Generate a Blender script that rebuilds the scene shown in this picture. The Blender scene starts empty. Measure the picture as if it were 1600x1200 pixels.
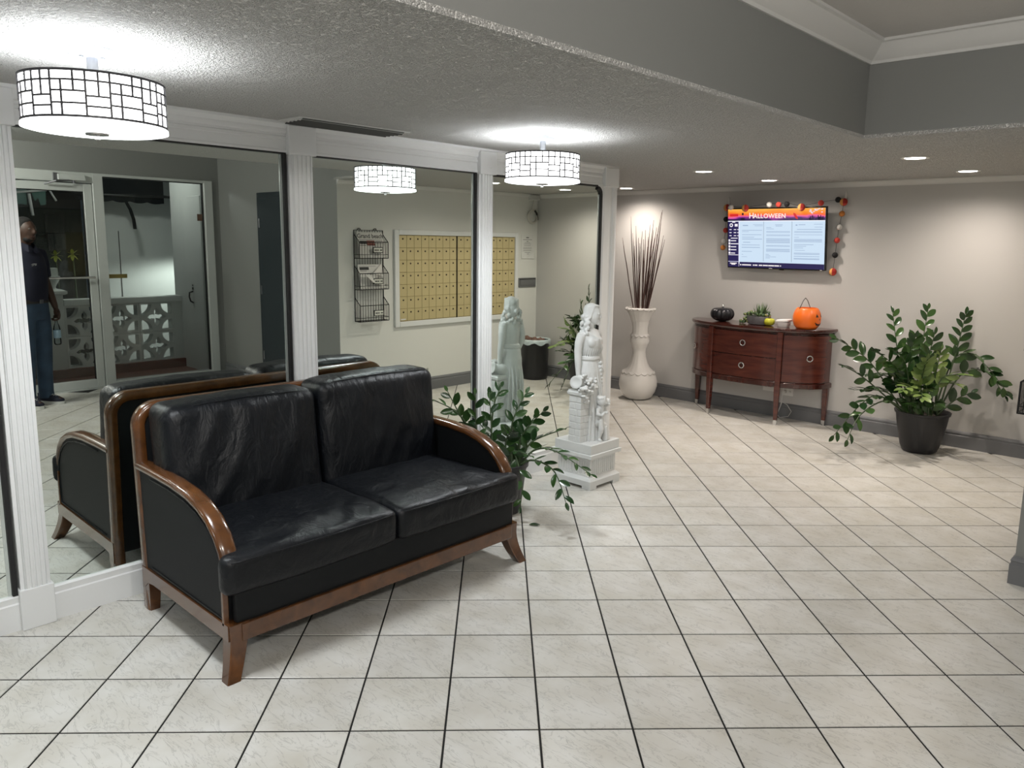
import bpy, bmesh, math, random
from mathutils import Vector, Matrix, noise
PI = math.pi
SC = bpy.context.scene
COL = SC.collection
random.seed(7)

# ------------------------------------------------------------------ camera
cam_data = bpy.data.cameras.new('camera')
cam = bpy.data.objects.new('camera', cam_data); COL.objects.link(cam)
cam_data.sensor_fit = 'HORIZONTAL'; cam_data.sensor_width = 36.0
cam_data.lens = 1204.42 / 1600 * 36.0
cam_data.shift_x = -20.627 / 1600; cam_data.shift_y = -26.875 / 1600
cam_data.clip_start = 0.05; cam_data.clip_end = 60
_r = Vector((0.73094, 0.68224, 0.01534)); _d = Vector((0.12023, -0.10652, -0.98701)); _f = _r.cross(_d).normalized()
_r.normalize(); _d = _f.cross(_r)
CAMPOS = Vector((1.6272, -1.8540, 1.6863))
cam.matrix_world = Matrix(((_r.x, -_d.x, -_f.x, CAMPOS.x), (_r.y, -_d.y, -_f.y, CAMPOS.y), (_r.z, -_d.z, -_f.z, CAMPOS.z), (0, 0, 0, 1)))
SC.camera = cam

# ------------------------------------------------------------------ world, exposure
w = bpy.data.worlds.new('night'); SC.world = w; w.use_nodes = True
w.node_tree.nodes['Background'].inputs[0].default_value = (0.010, 0.013, 0.018, 1)
w.node_tree.nodes['Background'].inputs[1].default_value = 1.0
SC.view_settings.view_transform = 'Standard'; SC.view_settings.look = 'None'
SC.view_settings.gamma = 1.0; SC.view_settings.use_curve_mapping = False
SC.view_settings.exposure = 0.42
try:
    SC.cycles.use_denoising = True
    SC.cycles.max_bounces = 10; SC.cycles.diffuse_bounces = 5; SC.cycles.glossy_bounces = 6
    SC.cycles.transmission_bounces = 8; SC.cycles.transparent_max_bounces = 12
    SC.cycles.sample_clamp_indirect = 6.0; SC.cycles.caustics_reflective = True; SC.cycles.caustics_refractive = False
except Exception:
    pass

DRUM_W = 11.0          # bulb inside each drum lamp
DRUM_COL = (0.93, 0.97, 1.0)
DRUM_DOWN = 62.0       # downward light below each diffuser
DRUM_SHADE = 3.6       # glow of the fabric shade
CAN_W = 64.0           # each recessed downlight
CAN_COL = (1.0, 0.885, 0.78)
FILL_W = 72.0         # each unseen flush light added in the raised ceiling as fill
FILL_COL = (1.0, 0.965, 0.91)
PORCH_FILL_W = 13.0  # unseen light added under the porch ceiling

def lamp_light(name, kind, loc, energy, color, parent, **kw):
    l = bpy.data.lights.new(name, kind); l.energy = energy; l.color = color
    for k, v in kw.items(): setattr(l, k, v)
    o = bpy.data.objects.new(name, l); COL.objects.link(o)
    o.parent = parent; o.location = Vector(loc) - ORG[parent.name]
    return o

# ------------------------------------------------------------------ room numbers (metres)
MX = -2.079     # mirror glass
YB = 5.408      # back wall face
XR = 0.930      # mailbox wall face
YT = 2.588      # end face of the mailbox wall / tray edge
XE = 3.450      # entrance wall face
ZC = 2.271      # low ceiling
ZT = 2.760      # tray ceiling
YF = -4.40      # wall behind the camera
YM = 3.117      # end of the mirror wall

# ------------------------------------------------------------------ helpers
ORG = {}
def thing(name, label, cat, loc, group=None):
    o = bpy.data.objects.new(name, None); COL.objects.link(o); o.location = loc
    o.empty_display_size = 0.1
    o['label'] = label; o['category'] = cat
    if group: o['group'] = group
    ORG[o.name] = Vector(loc)
    return o

def ob(name, bm, mat, parent=None, smooth=False, at=None, ang=None, recalc=True):
    if recalc: bmesh.ops.recalc_face_normals(bm, faces=bm.faces)
    org = ORG[parent.name] if parent else Vector(at or (0, 0, 0))
    if org.length: bmesh.ops.translate(bm, verts=bm.verts, vec=-org)
    me = bpy.data.meshes.new(name); bm.to_mesh(me); bm.free()
    for m in (mat if isinstance(mat, (list, tuple)) else [mat]): me.materials.append(m)
    if smooth:
        me.polygons.foreach_set('use_smooth', [True] * len(me.polygons))
        if ang:
            me.set_sharp_from_angle(angle=math.radians(ang))
    o = bpy.data.objects.new(name, me); COL.objects.link(o)
    if parent: o.parent = parent
    else: o.location = org
    ORG[o.name] = org
    return o

def tag(o, label, cat, group=None):
    o['label'] = label; o['category'] = cat
    if group: o['group'] = group
    return o

def struct(name, bm, mat, **kw):
    o = ob(name, bm, mat, **kw)
    o['kind'] = 'structure'
    return o

def B(): return bmesh.new()

def box(bm, x0, x1, y0, y1, z0, z1, bev=0.0, seg=2, mi=0):
    r = bmesh.ops.create_cube(bm, size=1.0)
    vs = r['verts']
    bmesh.ops.scale(bm, verts=vs, vec=(x1 - x0, y1 - y0, z1 - z0))
    bmesh.ops.translate(bm, verts=vs, vec=((x0 + x1) / 2, (y0 + y1) / 2, (z0 + z1) / 2))
    fs = {f for v in vs for f in v.link_faces}
    for f in fs: f.material_index = mi
    if bev:
        es = list({e for v in vs for e in v.link_edges})
        g = bmesh.ops.bevel(bm, geom=es, offset=bev, segments=seg, profile=0.5, affect='EDGES')
        for f in g['faces']: f.material_index = mi
    return vs

def obox(bm, c, ax, ay, az, bev=0.0, seg=2):
    """box at centre c with half-vectors ax, ay, az"""
    c, ax, ay, az = map(Vector, (c, ax, ay, az))
    vs = []
    for sx, sy, sz in ((-1,-1,-1),(1,-1,-1),(1,1,-1),(-1,1,-1),(-1,-1,1),(1,-1,1),(1,1,1),(-1,1,1)):
        vs.append(bm.verts.new(c + ax * sx + ay * sy + az * sz))
    fs = [bm.faces.new([vs[i] for i in q]) for q in ((0,3,2,1),(4,5,6,7),(0,1,5,4),(1,2,6,5),(2,3,7,6),(3,0,4,7))]
    if bev:
        bmesh.ops.bevel(bm, geom=list({e for f in fs for e in f.edges}), offset=bev, segments=seg, profile=0.5, affect='EDGES')
    return vs

def prism(bm, poly, axis, a0, a1, mi=0):
    """extrude a 2D polygon along an axis; poly in the other two axes (cyclic order)"""
    def P(u, v, a):
        return (a, u, v) if axis == 'x' else ((u, a, v) if axis == 'y' else (u, v, a))
    lo = [bm.verts.new(P(u, v, a0)) for u, v in poly]; hi = [bm.verts.new(P(u, v, a1)) for u, v in poly]
    n = len(poly); fs = []
    for i in range(n):
        j = (i + 1) % n
        fs.append(bm.faces.new((lo[i], lo[j], hi[j], hi[i])))
    fs.append(bm.faces.new(lo[::-1])); fs.append(bm.faces.new(hi))
    for f in fs: f.material_index = mi
    return fs

def ring_loft(bm, rings, cap0=True, cap1=True, closed=True, mi=0):
    """rings: list of lists of points of equal length"""
    R = [[bm.verts.new(p) for p in r] for r in rings]
    n = len(R[0]); fs = []
    for a, b in zip(R, R[1:]):
        for i in range(n if closed else n - 1):
            j = (i + 1) % n
            fs.append(bm.faces.new((a[i], a[j], b[j], b[i])))
    if cap0: fs.append(bm.faces.new(R[0][::-1]))
    if cap1: fs.append(bm.faces.new(R[-1]))
    for f in fs: f.material_index = mi
    return R

def lathe(bm, prof, cx, cy, seg=32, cap0=True, cap1=True, sx=1.0, sy=1.0, rot=0.0, mi=0):
    rings = []
    for r, z in prof:
        rr = max(r, 1e-4)
        rings.append([(cx + rr * sx * math.cos(2*PI*i/seg + rot), cy + rr * sy * math.sin(2*PI*i/seg + rot), z) for i in range(seg)])
    return ring_loft(bm, rings, cap0, cap1, mi=mi)

def frame_of(d):
    d = d.normalized(); a = Vector((0, 0, 1)) if abs(d.z) < 0.9 else Vector((1, 0, 0))
    s = d.cross(a).normalized(); u = s.cross(d).normalized()
    return s, u

def tube(bm, pts, rad, seg=8, cap=True, flat=1.0, mi=0):
    pts = [Vector(p) for p in pts]; n = len(pts)
    if not isinstance(rad, (list, tuple)): rad = [rad] * n
    rings = []; s = None
    for i, p in enumerate(pts):
        d = (pts[min(i+1, n-1)] - pts[max(i-1, 0)])
        if d.length < 1e-9: d = Vector((0, 0, 1))
        d.normalize()
        if s is None: s, u = frame_of(d)
        else:
            s = (s - d * s.dot(d))
            if s.length < 1e-6: s, u = frame_of(d)
            s.normalize(); u = s.cross(d).normalized()
        rings.append([p + (s * math.cos(2*PI*k/seg) + u * flat * math.sin(2*PI*k/seg)) * rad[i] for k in range(seg)])
    return ring_loft(bm, rings, cap, cap, mi=mi)

def ball(bm, c, rx, ry=None, rz=None, u=16, v=10, mat=None, mi=0):
    ry = rx if ry is None else ry; rz = rx if rz is None else rz
    r = bmesh.ops.create_uvsphere(bm, u_segments=u, v_segments=v, radius=1.0)
    M = Matrix.Translation(Vector(c)) @ (mat.to_4x4() if mat else Matrix.Identity(4)) @ Matrix.Diagonal((rx, ry, rz, 1))
    bmesh.ops.transform(bm, matrix=M, verts=r['verts'])
    for vv in r['verts']:
        for f in vv.link_faces: f.material_index = mi
    return r['verts']

def sweep(bm, path, prof, closed=False):
    """sweep profile [(offset to the left of travel, z)] along XY path with mitred corners"""
    pts = [Vector((p[0], p[1])) for p in path]; n = len(pts); rings = []
    for i in range(n):
        dp = (pts[i] - pts[i-1]).normalized() if (i > 0 or closed) else None
        dn = (pts[(i+1) % n] - pts[i]).normalized() if (i < n-1 or closed) else None
        if dp is None: m = Vector((-dn.y, dn.x))
        elif dn is None: m = Vector((-dp.y, dp.x))
        else:
            a = Vector((-dp.y, dp.x)); b = Vector((-dn.y, dn.x)); m = (a + b); m = m / (m.dot(a))
        rings.append([(pts[i].x + m.x * o, pts[i].y + m.y * o, z) for o, z in prof])
    if closed: rings.append(rings[0])
    ring_loft(bm, rings, not closed, not closed)

def arc(cx, cy, r, a0, a1, n):
    return [(cx + r * math.cos(a0 + (a1 - a0) * i / n), cy + r * math.sin(a0 + (a1 - a0) * i / n)) for i in range(n + 1)]

def text_bm(body, size, extrude=0.0, align='CENTER', spacing=1.0, bold=0.0):
    cu = bpy.data.curves.new('text', 'FONT'); cu.body = body; cu.size = size; cu.extrude = extrude
    cu.align_x = align; cu.align_y = 'CENTER'; cu.resolution_u = 3; cu.space_character = spacing; cu.offset = bold
    o = bpy.data.objects.new('text', cu); COL.objects.link(o)
    me = bpy.data.meshes.new_from_object(o.evaluated_get(bpy.context.evaluated_depsgraph_get()))
    bm = B(); bm.from_mesh(me)
    bpy.data.objects.remove(o); bpy.data.meshes.remove(me); bpy.data.curves.remove(cu)
    return bm

def remeshed(bm, voxel, smooth=6, dec=None):
    me = bpy.data.meshes.new('tmp'); bmesh.ops.recalc_face_normals(bm, faces=bm.faces); bm.to_mesh(me); bm.free()
    o = bpy.data.objects.new('tmp', me); COL.objects.link(o)
    m = o.modifiers.new('r', 'REMESH'); m.mode = 'VOXEL'; m.voxel_size = voxel
    if smooth:
        s = o.modifiers.new('s', 'SMOOTH'); s.factor = 0.5; s.iterations = smooth
    if dec:
        d = o.modifiers.new('d', 'DECIMATE'); d.ratio = dec
    me2 = bpy.data.meshes.new_from_object(o.evaluated_get(bpy.context.evaluated_depsgraph_get()))
    b2 = B(); b2.from_mesh(me2)
    bpy.data.objects.remove(o); bpy.data.meshes.remove(me); bpy.data.meshes.remove(me2)
    return b2

# ------------------------------------------------------------------ materials
def mat(name, color, rough=0.5, metal=0.0, spec=0.5, bump=None, var=None, emit=None, coat=0.0, sheen=0.0):
    """bump=(scale, strength, distance[, detail]); var=(scale, amount) brightness mottling"""
    m = bpy.data.materials.new(name); m.use_nodes = True
    nt = m.node_tree; b = nt.nodes['Principled BSDF']
    b.inputs['Base Color'].default_value = (*color, 1); b.inputs['Roughness'].default_value = rough
    b.inputs['Metallic'].default_value = metal; b.inputs['Specular IOR Level'].default_value = spec
    b.inputs['Coat Weight'].default_value = coat; b.inputs['Coat Roughness'].default_value = 0.08
    if sheen: b.inputs['Sheen Weight'].default_value = sheen
    if emit:
        b.inputs['Emission Color'].default_value = (*emit[0], 1); b.inputs['Emission Strength'].default_value = emit[1]
    if bump or var:
        geo = nt.nodes.new('ShaderNodeNewGeometry')
    if bump:
        nz = nt.nodes.new('ShaderNodeTexNoise'); nz.inputs['Scale'].default_value = bump[0]
        nz.inputs['Detail'].default_value = bump[3] if len(bump) > 3 else 3
        nt.links.new(geo.outputs['Position'], nz.inputs['Vector'])
        bp = nt.nodes.new('ShaderNodeBump'); bp.inputs['Strength'].default_value = bump[1]; bp.inputs['Distance'].default_value = bump[2]
        nt.links.new(nz.outputs['Fac'], bp.inputs['Height']); nt.links.new(bp.outputs['Normal'], b.inputs['Normal'])
    if var:
        n2 = nt.nodes.new('ShaderNodeTexNoise'); n2.inputs['Scale'].default_value = var[0]; n2.inputs['Detail'].default_value = 4
        nt.links.new(geo.outputs['Position'], n2.inputs['Vector'])
        mr = nt.nodes.new('ShaderNodeMapRange'); mr.inputs['From Min'].default_value = 0.3; mr.inputs['From Max'].default_value = 0.7
        mr.inputs['To Min'].default_value = 1 - var[1]; mr.inputs['To Max'].default_value = 1 + var[1]
        nt.links.new(n2.outputs['Fac'], mr.inputs['Value'])
        mx = nt.nodes.new('ShaderNodeMix'); mx.data_type = 'RGBA'; mx.blend_type = 'MULTIPLY'; mx.inputs['Factor'].default_value = 1
        mx.inputs[6].default_value = (*color, 1); nt.links.new(mr.outputs['Result'], mx.inputs[7])
        nt.links.new(mx.outputs[2], b.inputs['Base Color'])
    return m

def wood(name, c0, c1, rough=0.3, scale=(30, 4, 30), coat=0.4, dist=6.0):
    m = bpy.data.materials.new(name); m.use_nodes = True; nt = m.node_tree; b = nt.nodes['Principled BSDF']
    geo = nt.nodes.new('ShaderNodeNewGeometry'); mp = nt.nodes.new('ShaderNodeMapping'); mp.inputs['Scale'].default_value = scale
    nt.links.new(geo.outputs['Position'], mp.inputs['Vector'])
    nz = nt.nodes.new('ShaderNodeTexNoise'); nz.inputs['Scale'].default_value = 1.0; nz.inputs['Detail'].default_value = 5; nz.inputs['Distortion'].default_value = 0.6
    nt.links.new(mp.outputs['Vector'], nz.inputs['Vector'])
    cr = nt.nodes.new('ShaderNodeValToRGB'); cr.color_ramp.elements[0].position = 0.3; cr.color_ramp.elements[1].position = 0.72
    cr.color_ramp.elements[0].color = (*c0, 1); cr.color_ramp.elements[1].color = (*c1, 1)
    nt.links.new(nz.outputs['Fac'], cr.inputs['Fac']); nt.links.new(cr.outputs['Color'], b.inputs['Base Color'])
    b.inputs['Roughness'].default_value = rough; b.inputs['Coat Weight'].default_value = coat; b.inputs['Coat Roughness'].default_value = 0.12
    return m

def emit_mat(name, color, strength):
    m = bpy.data.materials.new(name); m.use_nodes = True; nt = m.node_tree
    b = nt.nodes['Principled BSDF']; b.inputs['Base Color'].default_value = (*[c * 0.6 for c in color], 1)
    b.inputs['Emission Color'].default_value = (*color, 1); b.inputs['Emission Strength'].default_value = strength
    b.inputs['Roughness'].default_value = 0.6
    return m

def glass_mat(name, tint=(0.9, 0.95, 0.93), rough=0.0, fac=None):
    """thin pane: mostly clear, mirror-like at grazing angles"""
    m = bpy.data.materials.new(name); m.use_nodes = True; nt = m.node_tree; nt.nodes.clear()
    out = nt.nodes.new('ShaderNodeOutputMaterial'); mx = nt.nodes.new('ShaderNodeMixShader')
    tr = nt.nodes.new('ShaderNodeBsdfTransparent'); tr.inputs[0].default_value = (*tint, 1)
    gl = nt.nodes.new('ShaderNodeBsdfGlossy'); gl.inputs['Roughness'].default_value = rough
    fr = nt.nodes.new('ShaderNodeFresnel'); fr.inputs['IOR'].default_value = 1.45
    nt.links.new(fr.outputs[0], mx.inputs[0]); nt.links.new(tr.outputs[0], mx.inputs[1]); nt.links.new(gl.outputs[0], mx.inputs[2])
    nt.links.new(mx.outputs[0], out.inputs[0])
    return m

M = {}
M['wall_warm'] = mat('wall_paint_light_grey', (0.50, 0.488, 0.472), 0.62, bump=(160, 0.08, 0.002))
M['wall_right'] = mat('wall_paint_pale_grey', (0.72, 0.72, 0.69), 0.62, bump=(160, 0.08, 0.002))
M['wall_grey'] = mat('wall_paint_mid_grey', (0.215, 0.218, 0.21), 0.6, bump=(160, 0.08, 0.002))
M['white'] = mat('trim_white_paint', (0.73, 0.74, 0.74), 0.45)
M['crown'] = mat('crown_white_paint', (0.62, 0.615, 0.60), 0.45)
M['base'] = mat('baseboard_grey_paint', (0.155, 0.158, 0.165), 0.42)
M['mirror'] = None
M['black'] = mat('black_rubber', (0.008, 0.008, 0.009), 0.5)
M['chrome'] = mat('brushed_nickel', (0.62, 0.62, 0.62), 0.25, 1.0)
M['steel'] = mat('pewter_metal', (0.30, 0.30, 0.32), 0.32, 1.0)
# ------------------------------------------------------------------ shell materials
def popcorn():
    m = mat('popcorn_ceiling', (0.70, 0.69, 0.67), 0.9)
    nt = m.node_tree; b = nt.nodes['Principled BSDF']
    geo = nt.nodes.new('ShaderNodeNewGeometry')
    v = nt.nodes.new('ShaderNodeTexNoise'); v.inputs['Scale'].default_value = 105; v.inputs['Detail'].default_value = 2.5; v.inputs['Roughness'].default_value = 0.65
    nt.links.new(geo.outputs['Position'], v.inputs['Vector'])
    mr = nt.nodes.new('ShaderNodeMapRange'); mr.inputs['From Min'].default_value = 0.42; mr.inputs['From Max'].default_value = 0.66
    nt.links.new(v.outputs['Fac'], mr.inputs['Value'])
    bp = nt.nodes.new('ShaderNodeBump'); bp.inputs['Strength'].default_value = 1.0; bp.inputs['Distance'].default_value = 0.014
    nt.links.new(mr.outputs['Result'], bp.inputs['Height']); nt.links.new(bp.outputs['Normal'], b.inputs['Normal'])
    return m
M['ceiling'] = popcorn()
M['tray'] = mat('tray_ceiling_paint', (0.54, 0.525, 0.505), 0.85, bump=(130, 0.5, 0.006))

def tile_mat():
    m = bpy.data.materials.new('veined_ceramic_tile'); m.use_nodes = True; nt = m.node_tree; b = nt.nodes['Principled BSDF']
    geo = nt.nodes.new('ShaderNodeNewGeometry')
    oi = nt.nodes.new('ShaderNodeObjectInfo')
    add = nt.nodes.new('ShaderNodeVectorMath'); add.operation = 'ADD'
    sc = nt.nodes.new('ShaderNodeVectorMath'); sc.operation = 'SCALE'; sc.inputs['Scale'].default_value = 7.0
    cmb = nt.nodes.new('ShaderNodeCombineXYZ'); nt.links.new(oi.outputs['Random'], cmb.inputs[0]); nt.links.new(oi.outputs['Random'], cmb.inputs[2])
    nt.links.new(cmb.outputs[0], sc.inputs[0]); nt.links.new(geo.outputs['Position'], add.inputs[0]); nt.links.new(sc.outputs[0], add.inputs[1])
    mp = nt.nodes.new('ShaderNodeMapping'); mp.inputs['Rotation'].default_value = (0, 0, math.radians(-70)); mp.inputs['Scale'].default_value = (6.5, 24.0, 8)
    nt.links.new(add.outputs[0], mp.inputs['Vector'])
    nz = nt.nodes.new('ShaderNodeTexNoise'); nz.inputs['Scale'].default_value = 1.0; nz.inputs['Detail'].default_value = 7; nz.inputs['Roughness'].default_value = 0.62; nz.inputs['Distortion'].default_value = 0.9
    nt.links.new(mp.outputs['Vector'], nz.inputs['Vector'])
    # thin darker veins where the noise crosses one level
    sub = nt.nodes.new('ShaderNodeMath'); sub.operation = 'SUBTRACT'; sub.inputs[1].default_value = 0.5; nt.links.new(nz.outputs['Fac'], sub.inputs[0])
    ab = nt.nodes.new('ShaderNodeMath'); ab.operation = 'ABSOLUTE'; nt.links.new(sub.outputs[0], ab.inputs[0])
    vr = nt.nodes.new('ShaderNodeMapRange'); vr.inputs['From Min'].default_value = 0.0; vr.inputs['From Max'].default_value = 0.017
    vr.inputs['To Min'].default_value = 0.70; vr.inputs['To Max'].default_value = 1.0; nt.links.new(ab.outputs[0], vr.inputs['Value'])
    cl = nt.nodes.new('ShaderNodeTexNoise'); cl.inputs['Scale'].default_value = 6.0; cl.inputs['Detail'].default_value = 3
    nt.links.new(add.outputs[0], cl.inputs['Vector'])
    cr = nt.nodes.new('ShaderNodeValToRGB'); cr.color_ramp.elements[0].position = 0.3; cr.color_ramp.elements[1].position = 0.72
    cr.color_ramp.elements[0].color = (0.515, 0.495, 0.445, 1); cr.color_ramp.elements[1].color = (0.62, 0.612, 0.585, 1)
    nt.links.new(cl.outputs['Fac'], cr.inputs['Fac'])
    m1 = nt.nodes.new('ShaderNodeMix'); m1.data_type = 'RGBA'; m1.blend_type = 'MULTIPLY'; m1.inputs['Factor'].default_value = 1
    nt.links.new(cr.outputs['Color'], m1.inputs[6]); nt.links.new(vr.outputs['Result'], m1.inputs[7])
    rr = nt.nodes.new('ShaderNodeMapRange'); rr.inputs['To Min'].default_value = 0.95; rr.inputs['To Max'].default_value = 1.05
    nt.links.new(oi.outputs['Random'], rr.inputs['Value'])
    m2 = nt.nodes.new('ShaderNodeMix'); m2.data_type = 'RGBA'; m2.blend_type = 'MULTIPLY'; m2.inputs['Factor'].default_value = 1
    nt.links.new(m1.outputs[2], m2.inputs[6]); nt.links.new(rr.outputs['Result'], m2.inputs[7])
    nt.links.new(m2.outputs[2], b.inputs['Base Color'])
    b.inputs['Roughness'].default_value = 0.36; b.inputs['Specular IOR Level'].default_value = 0.45
    bp = nt.nodes.new('ShaderNodeBump'); bp.inputs['Strength'].default_value = 0.12; bp.inputs['Distance'].default_value = 0.002
    nt.links.new(nz.outputs['Fac'], bp.inputs['Height']); nt.links.new(bp.outputs['Normal'], b.inputs['Normal'])
    return m
M['tile'] = tile_mat()
M['grout'] = mat('dark_grout', (0.007, 0.0065, 0.006), 0.9)

# ------------------------------------------------------------------ floor: grout bed + one object per tile
bm = B(); box(bm, -4.8, 3.52, -4.7, 5.8, -0.12, -0.003)
floor = struct('floor', bm, M['grout'])
TS, TW = 0.33, 0.3224
def tile_bm(bm, cx, cy):
    h = TW / 2; c = 0.0022; s = math.sqrt(0.5)
    def P(a, b_, z): return (cx + (a - b_) * s, cy + (a + b_) * s, z)
    lo = [bm.verts.new(P(a*h, b_*h, -0.003)) for a, b_ in ((-1,-1),(1,-1),(1,1),(-1,1))]
    md = [bm.verts.new(P(a*h, b_*h, -0.0014)) for a, b_ in ((-1,-1),(1,-1),(1,1),(-1,1))]
    hi = [bm.verts.new(P(a*(h-c), b_*(h-c), 0)) for a, b_ in ((-1,-1),(1,-1),(1,1),(-1,1))]
    for A, C_ in ((lo, md), (md, hi)):
        for i in range(4):
            j = (i+1) % 4; bm.faces.new((A[i], A[j], C_[j], C_[i]))
    bm.faces.new(hi)
bm = B(); tile_bm(bm, 0, 0); bmesh.ops.recalc_face_normals(bm, faces=bm.faces)
tile_me = bpy.data.meshes.new('tile'); bm.to_mesh(tile_me); bm.free(); tile_me.materials.append(M['tile'])
cand = []
for i in range(-30, 40):
    for j in range(-40, 40):
        tx, ty = (i + 0.5) * TS, (j + 0.5) * TS          # tile axes run at 45 degrees to the walls
        x, y = (tx - ty) / math.sqrt(2), (tx + ty) / math.sqrt(2)
        inside = (-2.25 < x < 3.30 and -4.5 < y < 2.70) or (-2.25 < x < 1.1 and 2.6 <= y < 5.6) or (-4.7 < x <= -2.2 and 3.05 < y < 5.6)
        if not inside: continue
        d = Vector((x, y, 0)) - CAMPOS
        zc = d.dot(_f); px = d.dot(_r) / max(zc, .01); py = d.dot(_d) / max(zc, .01)
        vis = zc > 0.3 and -0.78 < px < 0.75 and -0.2 < py < 0.6 and not (x < -2.1 and y < 3.1)
        if -2.0 < x < -0.9 and -0.6 < y < 0.9: vis = False      # under the sofa
        size = (1.0 / zc ** 3) if vis else 0.0001 / (d.length ** 3)
        cand.append((size, x, y))
cand.sort(reverse=True)
for s_, x, y in cand[:296]:
    o = bpy.data.objects.new('tile', tile_me); COL.objects.link(o); o.parent = floor; o.location = (x, y, 0)
bm = B()
for s_, x, y in cand[296:]: tile_bm(bm, x, y)
o = ob('far_tiles', bm, M['tile'], floor); o['kind'] = 'stuff'

# ------------------------------------------------------------------ walls and ceilings
def wallbox(name, m, *b):
    bm = B(); box(bm, *b); return struct(name, bm, m)
wallbox('wall_left', M['wall_grey'], -4.75, MX - 0.012, YF - 0.2, YM, -0.05, 3.0)
wallbox('wall_back', M['wall_warm'], -4.75, 1.25, YB, YB + 0.25, -0.05, 2.9)
wallbox('wall_alcove', M['wall_warm'], -5.0, -4.70, YM - 0.1, YB + 0.2, -0.05, 2.9)
wallbox('wall_front', M['wall_grey'], -2.3, 3.8, YF - 0.2, YF, -0.05, 3.0)
bm = B()
box(bm, XR, 3.80, YT, YB + 0.25, -0.05, 2.9)
for f in bm.faces:
    if f.normal.y < -0.9: f.material_index = 1
bmesh.ops.recalc_face_normals(bm, faces=bm.faces)
struct('wall_right', bm, [M['wall_right'], M['wall_grey']])
bm = B()
DY0, DY1, DZ = 0.13, 2.50, 2.345          # entrance opening
box(bm, XE, XE + 0.16, YF - 0.2, DY0, -0.05, 3.0); box(bm, XE, XE + 0.16, DY0, DY1, DZ, 3.0); box(bm, XE, XE + 0.16, DY1, YT + 0.02, -0.05, 3.0)
struct('wall_entrance', bm, M['wall_grey'])
bm = B(); prism(bm, [(-4.75, YF - 0.2), (0.0, YF - 0.2), (0.0, YT), (XR + 0.05, YT), (XR + 0.05, YB + 0.1), (-4.75, YB + 0.1)], 'z', ZC, ZC + 0.02)
struct('ceiling', bm, M['ceiling'])
bm = B(); box(bm, -0.25, 3.65, YF - 0.2, YT + 0.25, ZT, ZT + 0.05)
struct('ceiling_raised', bm, M['tray'])
bm = B(); prism(bm, [(-0.2, YF - 0.2), (0.0, YF - 0.2), (0.0, YT), (XR + 0.2, YT), (XR + 0.2, YT + 0.2), (-0.2, YT + 0.2)], 'z', ZC + 0.02, ZT + 0.02)
struct('wall_bulkhead', bm, M['wall_grey'])

# mouldings --------------------------------------------------------
crown_tray = [(0, ZT - 0.105), (-0.010, ZT - 0.105), (-0.014, ZT - 0.090), (-0.035, ZT - 0.075), (-0.060, ZT - 0.045), (-0.085, ZT - 0.018), (-0.10, ZT - 0.014), (-0.10, ZT), (0, ZT)]
bm = B(); sweep(bm, [(0.0, YF), (0.0, YT), (XE, YT), (XE, YF)], crown_tray)
struct('trim_1', bm, M['crown'], smooth=True, ang=25)
crown_low = [(0, ZC - 0.048), (-0.006, ZC - 0.048), (-0.009, ZC - 0.038), (-0.022, ZC - 0.024), (-0.030, ZC - 0.010), (-0.036, ZC - 0.008), (-0.036, ZC), (0, ZC)]
bm = B(); sweep(bm, [(-4.70, YM), (-4.70, YB), (XR, YB), (XR, YT)], crown_low)
struct('trim_2', bm, M['crown'], smooth=True, ang=25)
def basep(h=0.145, t=0.016):
    return [(0, 0), (-t - 0.003, 0), (-t - 0.003, h - 0.042), (-t + 0.002, h - 0.038), (-t + 0.002, h - 0.026), (-t - 0.001, h - 0.022), (-t + 0.004, h - 0.010), (-0.004, h), (0, h)]
bm = B(); sweep(bm, [(-4.70, YM), (-4.70, YB), (XR, YB)], basep()); struct('baseboard_back', bm, M['base'])
bm = B(); sweep(bm, [(XR, YB - 0.02), (XR, YT), (1.50, YT)], basep()); struct('baseboard_right', bm, M['base'])
bm = B(); sweep(bm, [(2.50, YT), (XE, YT)], basep()); struct('baseboard_corner', bm, M['base'])
bm = B(); sweep(bm, [(XE, DY0 - 0.05), (XE, YF)], basep()); struct('baseboard_entrance', bm, M['base'])

# mirror wall trim --------------------------------------------------
XB = -2.059
PIL = [(-1.048, -0.922), (0.292, 0.442), (1.642, 1.780), (2.955, YM)]
bm = B(); prism(bm, [(MX - 0.012, 0), (XB - 0.001, 0), (XB, 0.118), (XB - 0.004, 0.124), (XB - 0.004, 0.138), (XB - 0.002, 0.150), (XB - 0.010, 0.156), (MX - 0.012, 0.156)], 'y', YF, YM)
struct('baseboard_left', bm, M['white'], smooth=True, ang=30)
hz = 2.120
head = [(MX - 0.012, hz), (XB + 0.002, hz), (XB + 0.002, hz + 0.012), (XB - 0.002, hz + 0.015), (XB - 0.002, hz + 0.060), (XB + 0.003, hz + 0.064), (XB + 0.003, hz + 0.078), (XB - 0.001, hz + 0.081),
        (XB - 0.001, hz + 0.092), (XB + 0.006, hz + 0.097), (XB + 0.010, hz + 0.108), (XB + 0.010, hz + 0.118), (XB + 0.020, hz + 0.132), (XB + 0.026, hz + 0.138), (XB + 0.026, ZC), (MX - 0.012, ZC)]
bm = B(); prism(bm, head, 'y', YF, YM)
struct('trim_3', bm, M['white'], smooth=True, ang=20)
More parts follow.
